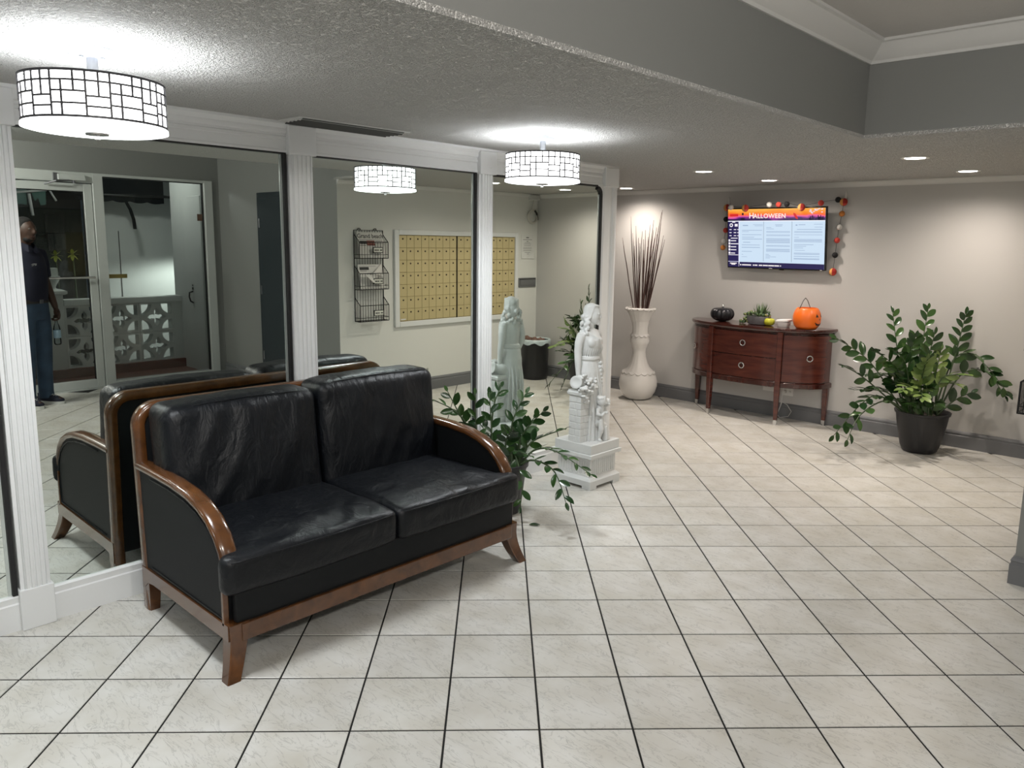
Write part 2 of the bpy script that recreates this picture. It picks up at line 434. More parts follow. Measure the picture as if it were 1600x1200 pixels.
def shaft_poly(y0, y1, n=4):
    xf = XB + 0.016; p = [(MX - 0.012, y0), (xf - 0.012, y0), (xf - 0.012, y0 + 0.014), (xf - 0.002, y0 + 0.016)]
    w_ = (y1 - y0 - 0.036) / n
    for i in range(n + 1):
        a = y0 + 0.018 + i * w_
        for d, q in ((-0.0045, 0), (-0.002, 0.0055), (0.002, 0.0055), (0.0045, 0)): p.append((xf - q, min(max(a + d, y0 + 0.0165), y1 - 0.0165)))
    p += [(xf - 0.002, y1 - 0.016), (xf - 0.012, y1 - 0.014), (xf - 0.012, y1), (MX - 0.012, y1)]
    return p
for k, (y0, y1) in enumerate(PIL):
    e = bpy.data.objects.new('trim_%d' % (4 + k), None); COL.objects.link(e); e.location = (XB, (y0 + y1) / 2, 0); e['kind'] = 'structure'; ORG[e.name] = Vector(e.location)
    bm = B()
    if k < 3: prism(bm, shaft_poly(y0 + 0.006, y1 - 0.006), 'z', 0.17, 2.12)
    else:
        prism(bm, [(MX - 0.012, y0), (XB + 0.002, y0), (XB + 0.010, y0 + 0.012), (XB + 0.010, y0 + 0.075), (XB + 0.004, y0 + 0.085), (XB + 0.004, y1 - 0.05), (XB + 0.014, y1 - 0.04), (XB + 0.020, y1 - 0.02), (XB + 0.014, y1 + 0.004), (MX - 0.012, y1 + 0.004)], 'z', 0.15, 2.13)
    ob('pilaster_shaft', bm, M['white'], e)
    bm = B(); box(bm, MX - 0.012, XB + 0.020, y0 - 0.002, y1 + 0.003, 0, 0.181, 0.003); ob('plinth', bm, M['white'], e)
    bm = B(); box(bm, MX - 0.012, XB + 0.030, y0 - 0.004, y1 + 0.006, 2.112, 2.256, 0.004)
    if k < 3: box(bm, XB + 0.030, XB + 0.0315, (y0+y1)/2 + 0.018, (y0+y1)/2 + 0.023, 2.15, 2.154); box(bm, XB + 0.030, XB + 0.0315, (y0+y1)/2 + 0.018, (y0+y1)/2 + 0.023, 2.205, 2.209)
    ob('capital', bm, M['white'], e)

# mirrors ------------------------------------------------------------
def mirror_mat():
    m = bpy.data.materials.new('silvered_mirror'); m.use_nodes = True; nt = m.node_tree; nt.nodes.clear()
    out = nt.nodes.new('ShaderNodeOutputMaterial'); g = nt.nodes.new('ShaderNodeBsdfGlossy')
    g.inputs['Color'].default_value = (0.78, 0.84, 0.80, 1); g.inputs['Roughness'].default_value = 0.0
    nt.links.new(g.outputs[0], out.inputs[0]); return m
M['mirror'] = mirror_mat()
M['bevel'] = mat('mirror_bevel', (0.55, 0.60, 0.58), 0.15, 0.6)
def mirror(label, y0, y1, rounded=False, rot=0.0):
    cy = (y0 + y1) / 2
    t = thing('wall_mirror', label, 'mirror', (MX, cy, 0.150), None)
    zt, zb = 2.122, 0.150
    if rounded:
        r = 0.055; poly = [(y0, zb), (y1, zb)] + arc(y1 - r, zt - 0.008 - r, r, 0, PI/2, 8) + [(y0, zt - 0.008)]
    else:
        poly = [(y0, zb), (y1, zb), (y1, zt), (y0, zt)]
    bm = B(); prism(bm, poly, 'x', MX - 0.005, MX); ob('mirror_glass', bm, M['mirror'], t)
    bm = B()
    box(bm, MX - 0.004, MX + 0.014, y1 - 0.021, y1 - 0.002, zb + 0.006, zt - (0.06 if rounded else 0.002))
    box(bm, MX - 0.004, MX + 0.016, y0 + 0.002, y1 - (0.06 if rounded else 0.004), zt - 0.014 if rounded else zt - 0.009, zt - 0.001)
    if rounded:
        pts = [(a, b_) for a, b_ in arc(y1 - 0.055, zt - 0.063, 0.053, 0, PI/2, 8)]; pin = [(a, b_) for a, b_ in arc(y1 - 0.062, zt - 0.070, 0.036, 0, PI/2, 8)]
        prism(bm, pts + pin[::-1], 'x', MX - 0.004, MX + 0.014)
    ob('edge_gasket', bm, M['black'], t)
    bm = B(); box(bm, MX - 0.004, MX + 0.003, y1 - 0.036, y1 - 0.023, zb + 0.01, zt - (0.07 if rounded else 0.01)); ob('bevelled_edge', bm, M['bevel'], t)
    t.rotation_euler.z = rot
    return t
mirror('tall mirror panel left of the fluted pilaster at the picture edge, showing only floor tiles', -2.30, -1.048)
mirror('widest mirror panel, behind the left half of the sofa, showing the glass entrance', -0.922, 0.292)
mirror('mirror panel behind the right sofa cushion, showing newspapers and mailboxes', 0.442, 1.642)
mirror('mirror panel with a rounded top corner behind the white statue', 1.780, 2.957, True, math.radians(-0.7))
# corner fillet of the end jamb, beside the rounded mirror corner
bm = B(); r = 0.058; c = [(2.957, 2.122), (2.957 - 0.062, 2.122)] + arc(2.957 - 0.062, 2.114 - r, r, PI/2, 0, 8)[0:] + [(2.957, 2.114 - r)]
prism(bm, c, 'x', MX + 0.001, XB + 0.006); struct('trim_8', bm, M['white'])
# ------------------------------------------------------------------ drum lamps
M['shade'] = emit_mat('white_fabric_shade', (1.0, 1.0, 1.0), DRUM_SHADE)
M['diffuser'] = emit_mat('lamp_diffuser', (0.97, 0.99, 1.0), 2.6)
M['lattice'] = mat('dark_nickel_lattice', (0.06, 0.06, 0.066), 0.5, 0.2)
M['lamp_metal'] = mat('satin_nickel', (0.30, 0.31, 0.33), 0.35, 1.0)
LR = 0.206
def lattice_bm(bm, cx, cy, z0, z1, R):
    H = z1 - z0; W = 2 * PI * R / 16 * 2          # repeat of the pattern along the rim (8 repeats)
    n = 8; t = 0.0056
    def bar(a0, a1, h0, h1):
        k = max(2, int(abs(a1 - a0) / 0.06) + 1)
        ins = []; out = []
        rings = []
        for i in range(k + 1):
            a = a0 + (a1 - a0) * i / k; c, s = math.cos(a), math.sin(a)
            rings.append([(cx + (R + d) * c, cy + (R + d) * s, z) for d, z in ((0.0008, h0), (0.004, h0), (0.004, h1), (0.0008, h1))])
        ring_loft(bm, rings)
    th = t / R
    def hbar(u0, u1, v): bar(u0, u1, z0 + v * H - t / 2, z0 + v * H + t / 2)
    def vbar(u, v0, v1): bar(u - th / 2, u + th / 2, z0 + v0 * H, z0 + v1 * H)
    for i in range(n):
        a = 2 * PI * i / n; S = 2 * PI / n
        u = lambda q: a + S * q
        hbar(u(0), u(1), 0.79)
        # first half: tall pair above two bricks; second half: small squares and bricks
        vbar(u(0), 0, 1); vbar(u(0.40), 0, 1)
        vbar(u(0.21), 0.47, 1)
        hbar(u(0), u(0.40), 0.45); hbar(u(0), u(0.40), 0.22)
        vbar(u(0.59), 0, 0.79); vbar(u(0.80), 0.56, 1)
        hbar(u(0.40), u(1.0), 0.55); hbar(u(0.40), u(1.0), 0.28)
def drum_lamp(x, y, label, rot=0.0):
    t = thing('drum_ceiling_lamp', label, 'lamp', (x, y, ZC), 'drum lamps on the low ceiling')
    z1, z0 = 2.172, 2.034
    bm = B(); lathe(bm, [(0.0, ZC), (0.068, ZC), (0.068, ZC - 0.020), (0.062, ZC - 0.026), (0.0, ZC - 0.027)], x, y, 32, False, False); ob('canopy', bm, M['lamp_metal'], t, True, ang=30)
    bm = B(); lathe(bm, [(0.017, ZC - 0.02), (0.017, z1 - 0.03)], x, y, 16)
    for a in (0.4, 2.5, 4.6): lathe(bm, [(0.006, ZC - 0.034), (0.009, ZC - 0.030), (0.006, ZC - 0.026)], x + 0.035 * math.cos(a), y + 0.035 * math.sin(a), 8)
    ob('stem', bm, M['lamp_metal'], t, True, ang=40)
    bm = B(); lathe(bm, [(LR, z0), (LR, z1), (LR - 0.002, z1), (LR - 0.002, z0), (LR, z0)], x, y, 64, False, False); ob('shade', bm, M['shade'], t, True, ang=40)
    bm = B(); lathe(bm, [(LR - 0.004, z0 + 0.006), (LR + 0.006, z0 - 0.004), (LR + 0.006, z0 - 0.014), (LR - 0.01, z0 - 0.018), (0.15, z0 - 0.022), (0.0, z0 - 0.023)], x, y, 64, False, False); ob('diffuser', bm, M['diffuser'], t, True, ang=40)
    bm = B()
    for z in (z0, z1 - 0.006): lathe(bm, [(LR + 0.0008, z), (LR + 0.004, z), (LR + 0.004, z + 0.007), (LR + 0.0008, z + 0.007), (LR + 0.0008, z)], x, y, 64, False, False)
    lattice_bm(bm, x, y, z0 + 0.004, z1 - 0.004, LR)
    ob('lattice', bm, M['lattice'], t)
    bm = B(); lathe(bm, [(0.0, z0 - 0.022), (0.036, z0 - 0.022), (0.034, z0 - 0.028), (0.009, z0 - 0.030), (0.009, z0 - 0.042), (0.0, z0 - 0.045)], x, y, 20, False, False); ob('finial', bm, M['chrome'], t, True, ang=30)
    bm = B()
    for a in (0, 2.09, 4.19):
        ax, ay = math.cos(a + .3), math.sin(a + .3); tube(bm, [(x, y, z1 - 0.03), (x + LR * ax, y + LR * ay, z1 - 0.012)], 0.003, 6)
    ob('spider', bm, M['chrome'], t)
    lamp_light('drum_bulb', 'POINT', (x, y, 2.125), DRUM_W, DRUM_COL, t, shadow_soft_size=0.05)
    lamp_light('drum_down', 'SPOT', (x, y, z0 - 0.05), DRUM_DOWN, DRUM_COL, t, spot_size=math.radians(174), spot_blend=1.0, shadow_soft_size=0.14)
    t.rotation_euler.z = rot
    return t
drum_lamp(-1.158, -0.912, 'drum ceiling lamp with lattice shade nearest the camera, above the left end of the sofa', 0.35)
drum_lamp(-1.352, 1.471, 'drum ceiling lamp with lattice shade farther away, in front of the white statue', 0.10)
drum_lamp(-1.150, -3.200, 'added drum ceiling lamp with lattice shade, unseen behind the camera', 0.2)  # unseen lamp assumed next in the row, added to light the foreground

# ------------------------------------------------------------------ recessed downlights
M['can'] = emit_mat('downlight_lens', (1.0, 0.95, 0.88), 14.0)
M['can_trim'] = mat('downlight_trim', (0.80, 0.79, 0.77), 0.4)
def downlight(x, y, z, label, e=CAN_W, col=CAN_COL, group='recessed lights in the low ceiling'):
    t = thing('recessed_light', label, 'ceiling light', (x, y, z), group)
    bm = B(); lathe(bm, [(0.062, z - 0.002), (0.080, z - 0.006), (0.086, z - 0.003), (0.086, z), (0.062, z)], x, y, 32, False, False); ob('trim_ring', bm, M['can_trim'], t, True, ang=50)
    bm = B(); lathe(bm, [(0.0, z - 0.004), (0.062, z - 0.004), (0.062, z), (0.0, z)], x, y, 28, False, False); ob('lens', bm, M['can'], t)
    o = lamp_light('downlight_beam', 'SPOT', (x, y, z - 0.012), e, col, t, spot_size=math.radians(158), spot_blend=1.0, shadow_soft_size=0.05)
    return t
downlight(-1.690, 3.80, ZC, 'recessed light in front of the sideboard, second from the mirror wall end')
downlight(-1.645, 4.87, ZC, 'recessed light above the sideboard, close to the back wall by the television')
downlight(-0.067, 3.70, ZC, 'largest recessed light, just past the raised ceiling corner')
downlight(-0.028, 4.84, ZC, 'recessed light above the big potted plant at the right')
downlight(-3.351, 5.05, ZC, 'recessed light in the alcove above the tall white vase')
M['flush'] = emit_mat('flush_light_glass', (1.0, 0.97, 0.93), 4.0)
def flush(x, y, label):  # unseen domes added to brighten the entrance side, bulkhead and near floor
    t = thing('flush_ceiling_light', label, 'ceiling light', (x, y, ZT), 'added flush fill lights in the raised ceiling')
    bm = B(); lathe(bm, [(0.0, ZT), (0.17, ZT), (0.17, ZT - 0.025), (0.155, ZT - 0.03), (0.0, ZT - 0.03)], x, y, 36, False, False); ob('base_ring', bm, M['chrome'], t, True, ang=30)
    bm = B(); lathe(bm, [(0.155, ZT - 0.03), (0.150, ZT - 0.055), (0.115, ZT - 0.085), (0.06, ZT - 0.10), (0.0, ZT - 0.104)], x, y, 36, False, False); ob('glass_dome', bm, M['flush'], t, True)
    lamp_light('fill_bulb', 'POINT', (x, y, ZT - 0.17), FILL_W, FILL_COL, t, shadow_soft_size=0.10)
flush(2.40, -0.70, 'unseen round flush fill light added in the raised ceiling near the entrance window')
flush(2.30, -2.40, 'unseen round flush fill light added in the raised ceiling behind the camera')

# ------------------------------------------------------------------ linear air vent beside the header
t = thing('ceiling_vent', 'long dark slotted air vent in the ceiling above the pilaster', 'vent', (-1.92, 0.56, ZC))
M['vent'] = mat('vent_dark_metal', (0.05, 0.05, 0.05), 0.5, 0.3)
bm = B(); box(bm, -2.02, -1.815, 0.22, 0.90, ZC - 0.006, ZC - 0.001); box(bm, -2.0, -1.835, 0.25, 0.87, ZC - 0.012, ZC - 0.005); ob('frame', bm, M['crown'], t)
for i in range(5):
    x = -1.99 + i * 0.036; bm = B(); obox(bm, (x + 0.006, 0.56, ZC - 0.012), (0.013, 0, 0.006), (0, 0.31, 0), (0.0005, 0, -0.001)); ob('slat', bm, M['vent'], t)
# ------------------------------------------------------------------ sofa
def leather(name, col, scl=(1, 1, 1), st=0.42):
    m = mat(name, col, 0.34, 0.0, 0.34)
    nt = m.node_tree; b = nt.nodes['Principled BSDF']; geo = nt.nodes.new('ShaderNodeNewGeometry')
    a = nt.nodes.new('ShaderNodeTexNoise'); a.inputs['Scale'].default_value = 9; a.inputs['Detail'].default_value = 4; a.inputs['Distortion'].default_value = 1.5
    g = nt.nodes.new('ShaderNodeTexVoronoi'); g.inputs['Scale'].default_value = 420
    mp = nt.nodes.new('ShaderNodeMapping'); mp.inputs['Scale'].default_value = scl; mp.inputs['Rotation'].default_value = (0.5, 0, 0.3)
    nt.links.new(geo.outputs['Position'], mp.inputs['Vector']); nt.links.new(mp.outputs['Vector'], a.inputs['Vector']); nt.links.new(geo.outputs['Position'], g.inputs['Vector'])
    b1 = nt.nodes.new('ShaderNodeBump'); b1.inputs['Strength'].default_value = st; b1.inputs['Distance'].default_value = 0.02
    b2 = nt.nodes.new('ShaderNodeBump'); b2.inputs['Strength'].default_value = 0.12; b2.inputs['Distance'].default_value = 0.001
    nt.links.new(a.outputs['Fac'], b1.inputs['Height']); nt.links.new(g.outputs['Distance'], b2.inputs['Height'])
    c_ = nt.nodes.new('ShaderNodeTexNoise'); c_.inputs['Scale'].default_value = 24; c_.inputs['Detail'].default_value = 3; c_.inputs['Distortion'].default_value = 2.2
    nt.links.new(mp.outputs['Vector'], c_.inputs['Vector']); b3 = nt.nodes.new('ShaderNodeBump'); b3.inputs['Strength'].default_value = st * 0.55; b3.inputs['Distance'].default_value = 0.006
    nt.links.new(c_.outputs['Fac'], b3.inputs['Height']); nt.links.new(b1.outputs['Normal'], b3.inputs['Normal']); nt.links.new(b3.outputs['Normal'], b2.inputs['Normal']); nt.links.new(b2.outputs['Normal'], b.inputs['Normal'])
    rr = nt.nodes.new('ShaderNodeMapRange'); rr.inputs['To Min'].default_value = 0.33; rr.inputs['To Max'].default_value = 0.50
    nt.links.new(a.outputs['Fac'], rr.inputs['Value']); nt.links.new(rr.outputs['Result'], b.inputs['Roughness'])
    return m
M['leather'] = leather('black_leather', (0.0035, 0.0045, 0.0065), (1.2, 1.0, 1.0), 0.40)
M['leather_back'] = leather('black_leather_back', (0.0035, 0.0045, 0.0065), (0.9, 1.7, 0.75), 0.42)
M['panel_leather'] = mat('black_leather_panel', (0.004, 0.005, 0.006), 0.6, 0.0, 0.25, bump=(300, 0.15, 0.001))
M['sofa_wood'] = wood('reddish_brown_varnished_wood', (0.062, 0.023, 0.007), (0.122, 0.047, 0.014), 0.22, (14, 14, 14), 0.6)

def cushion(bm, x0, x1, y0, y1, z0, z1, r, fn, puff=0.0, nx=22, ny=22, nz=8, wr=0.006, seed=0.0, dirs=None):
    """rounded soft box; fn warps a point afterwards"""
    cx, cy, cz = (x0+x1)/2, (y0+y1)/2, (z0+z1)/2; hx, hy, hz_ = (x1-x0)/2, (y1-y0)/2, (z1-z0)/2
    g = {}
    def P(i, j, k):
        key = (i, j, k)
        if key in g: return g[key]
        p = Vector(((i/nx*2-1)*hx, (j/ny*2-1)*hy, (k/nz*2-1)*hz_))
        q = Vector((max(-hx+r, min(hx-r, p.x)), max(-hy+r, min(hy-r, p.y)), max(-hz_+r, min(hz_-r, p.z))))
        d = p - q
        nrm = d.normalized() if d.length > 1e-9 else Vector((0, 0, 0))
        if d.length > 1e-9: p = q + nrm * r * (max(abs(d.x), abs(d.y), abs(d.z)) / r)
        u, v, s = p.x/hx, p.y/hy, p.z/hz_
        if puff: p = p + Vector((0, 0, puff * s * (1-u*u) * (1-v*v)))
        pp = Vector((p.x + cx, p.y + cy, p.z + cz))
        g[key] = bm.verts.new(fn(pp, u, v, s))
        return g[key]
    for i in range(nx):
        for j in range(ny):
            bm.faces.new((P(i,j,0), P(i,j+1,0), P(i+1,j+1,0), P(i+1,j,0))); bm.faces.new((P(i,j,nz), P(i+1,j,nz), P(i+1,j+1,nz), P(i,j+1,nz)))
    for i in range(nx):
        for k in range(nz):
            bm.faces.new((P(i,0,k), P(i+1,0,k), P(i+1,0,k+1), P(i,0,k+1))); bm.faces.new((P(i,ny,k), P(i,ny,k+1), P(i+1,ny,k+1), P(i+1,ny,k)))
    for j in range(ny):
        for k in range(nz):
            bm.faces.new((P(0,j,k), P(0,j,k+1), P(0,j+1,k+1), P(0,j+1,k))); bm.faces.new((P(nx,j,k), P(nx,j+1,k), P(nx,j+1,k+1), P(nx,j,k+1)))

def folds(a, b_, seed, n=5.0):
    """soft creases running roughly along b_, pinched"""
    q = Vector((a * n + 0.35 * math.sin(b_ * 3 + seed), b_ * 1.3, seed))
    v = noise.noise(q)
    return (1 - abs(v) * 2.2)

sofa = thing('sofa', 'black leather two seat sofa with varnished wood frame against the mirrored wall', 'sofa', (-1.50, 0.20, 0))
SY0, SY1 = -0.602, 1.000          # outer faces of the arms
# back frame with rounded shoulders, leaning a little
XBK = -1.915
def bfx(z): return -1.878 - 0.045 * (z / 0.98)
def bar_path(pts2, hw, hd):
    """path of (y,z) swept as a rounded bar, x follows the lean"""
    bm = B(); rings = []
    n = len(pts2)
    for i, (y, z) in enumerate(pts2):
        dy = pts2[min(i+1, n-1)][0] - pts2[max(i-1, 0)][0]; dz = pts2[min(i+1, n-1)][1] - pts2[max(i-1, 0)][1]
        L = math.hypot(dy, dz); ny, nz_ = -dz / L, dy / L
        ring = []
        for k in range(12):
            a = 2*PI*k/12; ca, sa = math.cos(a), math.sin(a)
            e = 0.55
            u = math.copysign(abs(ca)**e, ca) * hw; v = math.copysign(abs(sa)**e, sa) * hd
            ring.append((bfx(z) + v, y + ny * u, z + nz_ * u))
        rings.append(ring)
    ring_loft(bm, rings); return bm
ya, yb_ = SY0 + 0.028, SY1 - 0.028
pts = [(ya, 0.0), (ya, 0.12), (ya, 0.25), (ya, 0.45), (ya, 0.65)] + [(ya + 0.085 - 0.085 * math.cos(t * PI/16), 0.846 + 0.085 * math.sin(t * PI/16)) for t in range(0, 9)]
ptsr = [(yb_ + ya - y, z) for y, z in pts][::-1]
ob('back_frame', bar_path(pts + ptsr, 0.026, 0.032), M['sofa_wood'], sofa, True, ang=50)
bm = B(); prism(bm, [(ya + 0.02, 0.15), (yb_ - 0.02, 0.15), (yb_ - 0.02, 0.85), (yb_ - 0.08, 0.918), (ya + 0.08, 0.918), (ya + 0.02, 0.85)], 'x', -1.918, -1.895)
for v in bm.verts: v.co.x += -0.01 * (v.co.z / 0.93) + 0.01
ob('back_panel', bm, M['panel_leather'], sofa)
# arms: a shaped leather panel, a wide rolled wood rail over it
def arm(side):
    yo = SY0 if side < 0 else SY1
    yin = yo - side * 0.070
    rail_c = [(-1.905, 0.672), (-1.75, 0.672), (-1.55, 0.668), (-1.40, 0.655), (-1.30, 0.632), (-1.215, 0.595), (-1.155, 0.545), (-1.118, 0.490), (-1.102, 0.430), (-1.100, 0.36)]
    # panel
    pan = [(x, z - 0.012) for x, z in rail_c] + [(-1.115, 0.205), (-1.895, 0.205)]
    y0, y1 = sorted((yo - side * 0.010, yo - side * 0.058))
    bm = B(); prism(bm, pan, 'y', y0, y1); ob('arm_panel', bm, M['panel_leather'], sofa)
    # rail, tapering to a thin strip at the foot of the arm
    bm = B(); rings = []; n = len(rail_c); cy_ = (yo + yin) / 2
    for i, (x, z) in enumerate(rail_c):
        dx = rail_c[min(i+1, n-1)][0] - rail_c[max(i-1, 0)][0]; dz = rail_c[min(i+1, n-1)][1] - rail_c[max(i-1, 0)][1]
        L = math.hypot(dx, dz); nx_, nz_ = -dz / L, dx / L
        hw = 0.037 if i < 7 else (0.036, 0.034, 0.032)[i - 7]
        th = 0.019 if i < 7 else (0.017, 0.013, 0.010)[i - 7]
        ring = []
        for k in range(14):
            a = 2*PI*k/14; ca, sa = math.cos(a), math.sin(a); e = 0.7
            u = math.copysign(abs(ca)**e, ca) * hw; v = math.copysign(abs(sa)**e, sa) * th
            ring.append((x + nx_ * v, cy_ + u, z + nz_ * v))
        rings.append(ring)
    ring_loft(bm, rings); ob('arm_rail', bm, M['sofa_wood'], sofa, True, ang=60)
    # thin front strip and piping of the panel on the outer side
    bm = B(); yy0, yy1 = sorted((yo, yo - side * 0.022)); box(bm, -1.118, -1.098, yy0, yy1, 0.20, 0.40, 0.003); ob('arm_strip', bm, M['sofa_wood'], sofa)
    bm = B(); yp = yo - side * 0.008
    tube(bm, [(x - 0.012, yp, z - 0.030) for x, z in rail_c[1:-1]] + [(-1.122, yp, 0.222), (-1.80, yp, 0.222)], 0.0035, 6); ob('arm_piping', bm, M['leather'], sofa, True)
    # side rail of the base
    bm = B(); y0, y1 = sorted((yo, yo - side * 0.035))
    prism(bm, [(-1.90, 0.205), (-1.90, 0.10), (-1.875, 0.112), (-1.84, 0.140), (-1.78, 0.148), (-1.16, 0.148), (-1.07, 0.148), (-1.07, 0.213)], 'y', y0, y1); ob('side_rail', bm, M['sofa_wood'], sofa)
arm(-1); arm(1)
# front rail
bm = B(); box(bm, -1.085, -1.052, SY0 + 0.05, SY1 - 0.05, 0.140, 0.212, 0.004); ob('front_rail', bm, M['sofa_wood'], sofa)
# sabre legs splaying diagonally out of the front corners
def sabre(x, y, dx, dy):
    bm = B(); rings = []
    for i in range(9):
        t = i / 8; z = 0.214 * (1 - t)
        o = -0.004 + 0.050 * max(0, t - 0.15) ** 1.7 / 0.85 ** 1.7
        w_ = 0.041 - 0.014 * t; 
        cx, cy = x + dx * o, y + dy * o
        rings.append([(cx + a * w_, cy + b_ * w_, z) for a, b_ in ((-1,-.86),(-.86,-1),(.86,-1),(1,-.86),(1,.86),(.86,1),(-.86,1),(-1,.86))])
    ring_loft(bm, rings); return bm
ob('leg', sabre(-1.094, SY0 + 0.040, 1, -1), M['sofa_wood'], sofa, True, ang=40)
ob('leg', sabre(-1.094, SY1 - 0.040, 1, 1), M['sofa_wood'], sofa, True, ang=40)
for yy in (SY0 + 0.028, SY1 - 0.028):
    bm = B(); ring_loft(bm, [[(xx, yy + b_ * w_, z) for xx, b_ in ((-1.905 + o, -1), (-1.835 + o, -1), (-1.835 + o, 1), (-1.905 + o, 1))] for z, w_, o in ((0.16, 0.026, 0), (0.10, 0.025, 0), (0.0, 0.021, -0.012))])
    ob('leg', bm, M['sofa_wood'], sofa)
# leather seat base and bottom cloth
bm = B(); box(bm, -1.86, -1.066, SY0 + 0.072, SY1 - 0.072, 0.17, 0.346, 0.012, 3); box(bm, -1.10, -1.064, SY0 + 0.034, SY1 - 0.034, 0.213, 0.346, 0.008, 2); ob('seat_base', bm, M['panel_leather'], sofa, True, ang=40)
# seat cushions: T shaped, wider in front of the arms
YM_ = 0.205
def seat_fn(out):
    def fn(p, u, v, s):
        side = out
        y = p.y
        # widen the outer edge in front of the arm
        k = max(0.0, min(1.0, (p.x + 1.145) / 0.045)); k = k * k * (3 - 2 * k)
        e = max(0.0, 0.5 + 0.5 * v * side)
        y = y + side * 0.078 * k * e ** 1.5
        # front edge droops and rounds
        z = p.z
        if s > 0.2:
            f_ = folds((p.x + 1.5) * 1.1 + (p.y - 0.2) * 0.5, (p.y) * 3 - p.x, 3.1 * side, 6.5)
            amp = 0.0085 * max(0.0, u + 0.55) * (1 - v ** 4)
            z += amp * (f_ - 0.5) + 0.006 * noise.noise(Vector((p.x * 7, p.y * 7, 2.0 + side))) 
            z -= 0.008 * max(0.0, u - 0.55) / 0.45 
        x = p.x + 0.010 * (1 - v * v) * max(0.0, u)
        if u > 0.9: x += 0.004 * noise.noise(Vector((p.y * 8, p.z * 14, side)))
        return (x, y, z)
    return fn
for out, (y0, y1), lab in ((-1, (SY0 + 0.066, YM_ - 0.002), None), (1, (YM_ + 0.002, SY1 - 0.072), None)):
    bm = B(); cushion(bm, -1.78, -1.046, y0, y1, 0.330, 0.492, 0.034, seat_fn(out), 0.014, 40, 40, 8)
    c = ob('seat_cushion', bm, M['leather'], sofa, True)
    # stitched seam along the top front edge
    bm = B()
    yy0 = SY0 - 0.004 if out < 0 else YM_ + 0.012; yy1 = YM_ - 0.012 if out < 0 else SY1 - 0.004
    tube(bm, [(-1.048 + 0.010 * (1 - ((2*t/14 - 1)) ** 2), yy0 + 0.02 + (yy1 - yy0 - 0.04) * t / 14, 0.468) for t in range(15)], 0.0028, 6)
    ob('seam', bm, M['leather'], c, True)
# back cushions
def back_fn(seed):
    def fn(p, u, v, s):
        # u: depth (-1 back, +1 front), v: width, s: height
        lean = 0.060 * (p.z - 0.43) / 0.55
        x = p.x - lean
        if u > 0.0:
            bul = 0.036 * (1 - v * v) * (1 - (s * 0.85 + 0.1) ** 2)
            f_ = folds((p.y) * 1.2 - (p.z - 0.6) * 0.55, p.z * 1.5, seed, 6.0)
            x += (bul + 0.0105 * (f_ - 0.6) * (1 - v ** 4)) * u + 0.005 * u * noise.noise(Vector((p.y * 9, p.z * 9, seed)))
        z = p.z
        if s > 0.5: z += 0.014 * (1 - v * v) * (s - 0.5) * 2 + 0.004 * noise.noise(Vector((p.y * 11, p.x * 9, seed)))
        y = p.y + 0.006 * noise.noise(Vector((p.z * 7, p.x * 7, seed + 5))) * abs(v)
        return (x, y, z)
    return fn
for y0, y1, seed, dz in ((SY0 + 0.050, YM_ - 0.012, 1.3, -0.014), (YM_ - 0.004, SY1 - 0.055, 8.7, 0.006)):
    bm = B(); cushion(bm, -1.835, -1.618, y0, y1, 0.430, 0.970 + dz, 0.052, back_fn(seed), 0.0, 10, 40, 40)
    c = ob('back_cushion', bm, M['leather_back'], sofa, True)
    bm = B(); tube(bm, [(-1.700 + 0.012 * (1 - (2*t/12-1)**2), y0 + 0.05 + (y1 - y0 - 0.10) * t / 12, 0.962 + dz + 0.013 * (1 - (2*t/12-1) ** 2)) for t in range(13)], 0.0028, 6)
    ob('seam', bm, M['leather'], c, True)
# ------------------------------------------------------------------ sideboard
M['cherry'] = wood('dark_cherry_wood', (0.050, 0.010, 0.007), (0.105, 0.024, 0.014), 0.22, (4, 4, 26), 0.5)
M['cherry_dark'] = wood('darker_cherry_wood', (0.032, 0.007, 0.005), (0.060, 0.014, 0.009), 0.2, (26, 4, 4), 0.6)
sbx, sby = -1.865, 5.395
def sb_curve(a, b_, n, x0=None, x1=None, e=2.35):
    """front edge (superellipse) from x0 to x1, y = distance towards the room"""
    x0 = -a if x0 is None else x0; x1 = a if x1 is None else x1
    p = []
    for i in range(n + 1):
        t = i / n; th = PI * (1 - t)
        if x0 == -a and x1 == a:
            x = a * math.copysign(abs(math.cos(th)) ** (2/e), math.cos(th)); y = b_ * abs(math.sin(th)) ** (2/e)
        else:
            x = x0 + (x1 - x0) * t; y = b_ * max(0, 1 - abs(x / a) ** e) ** (1/e)
        p.append((sbx + x, sby - y))
    return p
sb = thing('sideboard', 'dark cherry bow front sideboard with ring pulls below the television', 'sideboard', (sbx, sby, 0))
A, Bd = 0.715, 0.395
bm = B(); prism(bm, sb_curve(A - 0.012, Bd - 0.012, 40), 'z', 0.375, 0.890); ob('body', bm, M['cherry_dark'], sb, True, ang=30)
bm = B()
top = sb_curve(A + 0.032, Bd + 0.036, 48)
ring_loft(bm, [[(sbx + (x - sbx) * k, sby + (y - sby) * k, z) for x, y in top] for k, z in ((0.965, 0.886), (0.985, 0.893), (1.0, 0.905), (1.0, 0.918), (0.992, 0.926))])
ob('top', bm, M['cherry_dark'], sb, True, ang=25)
for nm, z0, z1, o in (('base_moulding', 0.362, 0.415, 0.010), ('top_moulding', 0.868, 0.888, 0.006)):
    bm = B(); c = sb_curve(A + o, Bd + o, 44)
    ring_loft(bm, [[(sbx + (x - sbx) * k, sby + (y - sby) * k, z) for x, y in c] for k, z in ((0.985, z0), (1.0, z0 + 0.006), (1.0, z1 - 0.008), (0.98, z1))]); ob(nm, bm, M['cherry_dark'], sb, True, ang=25)
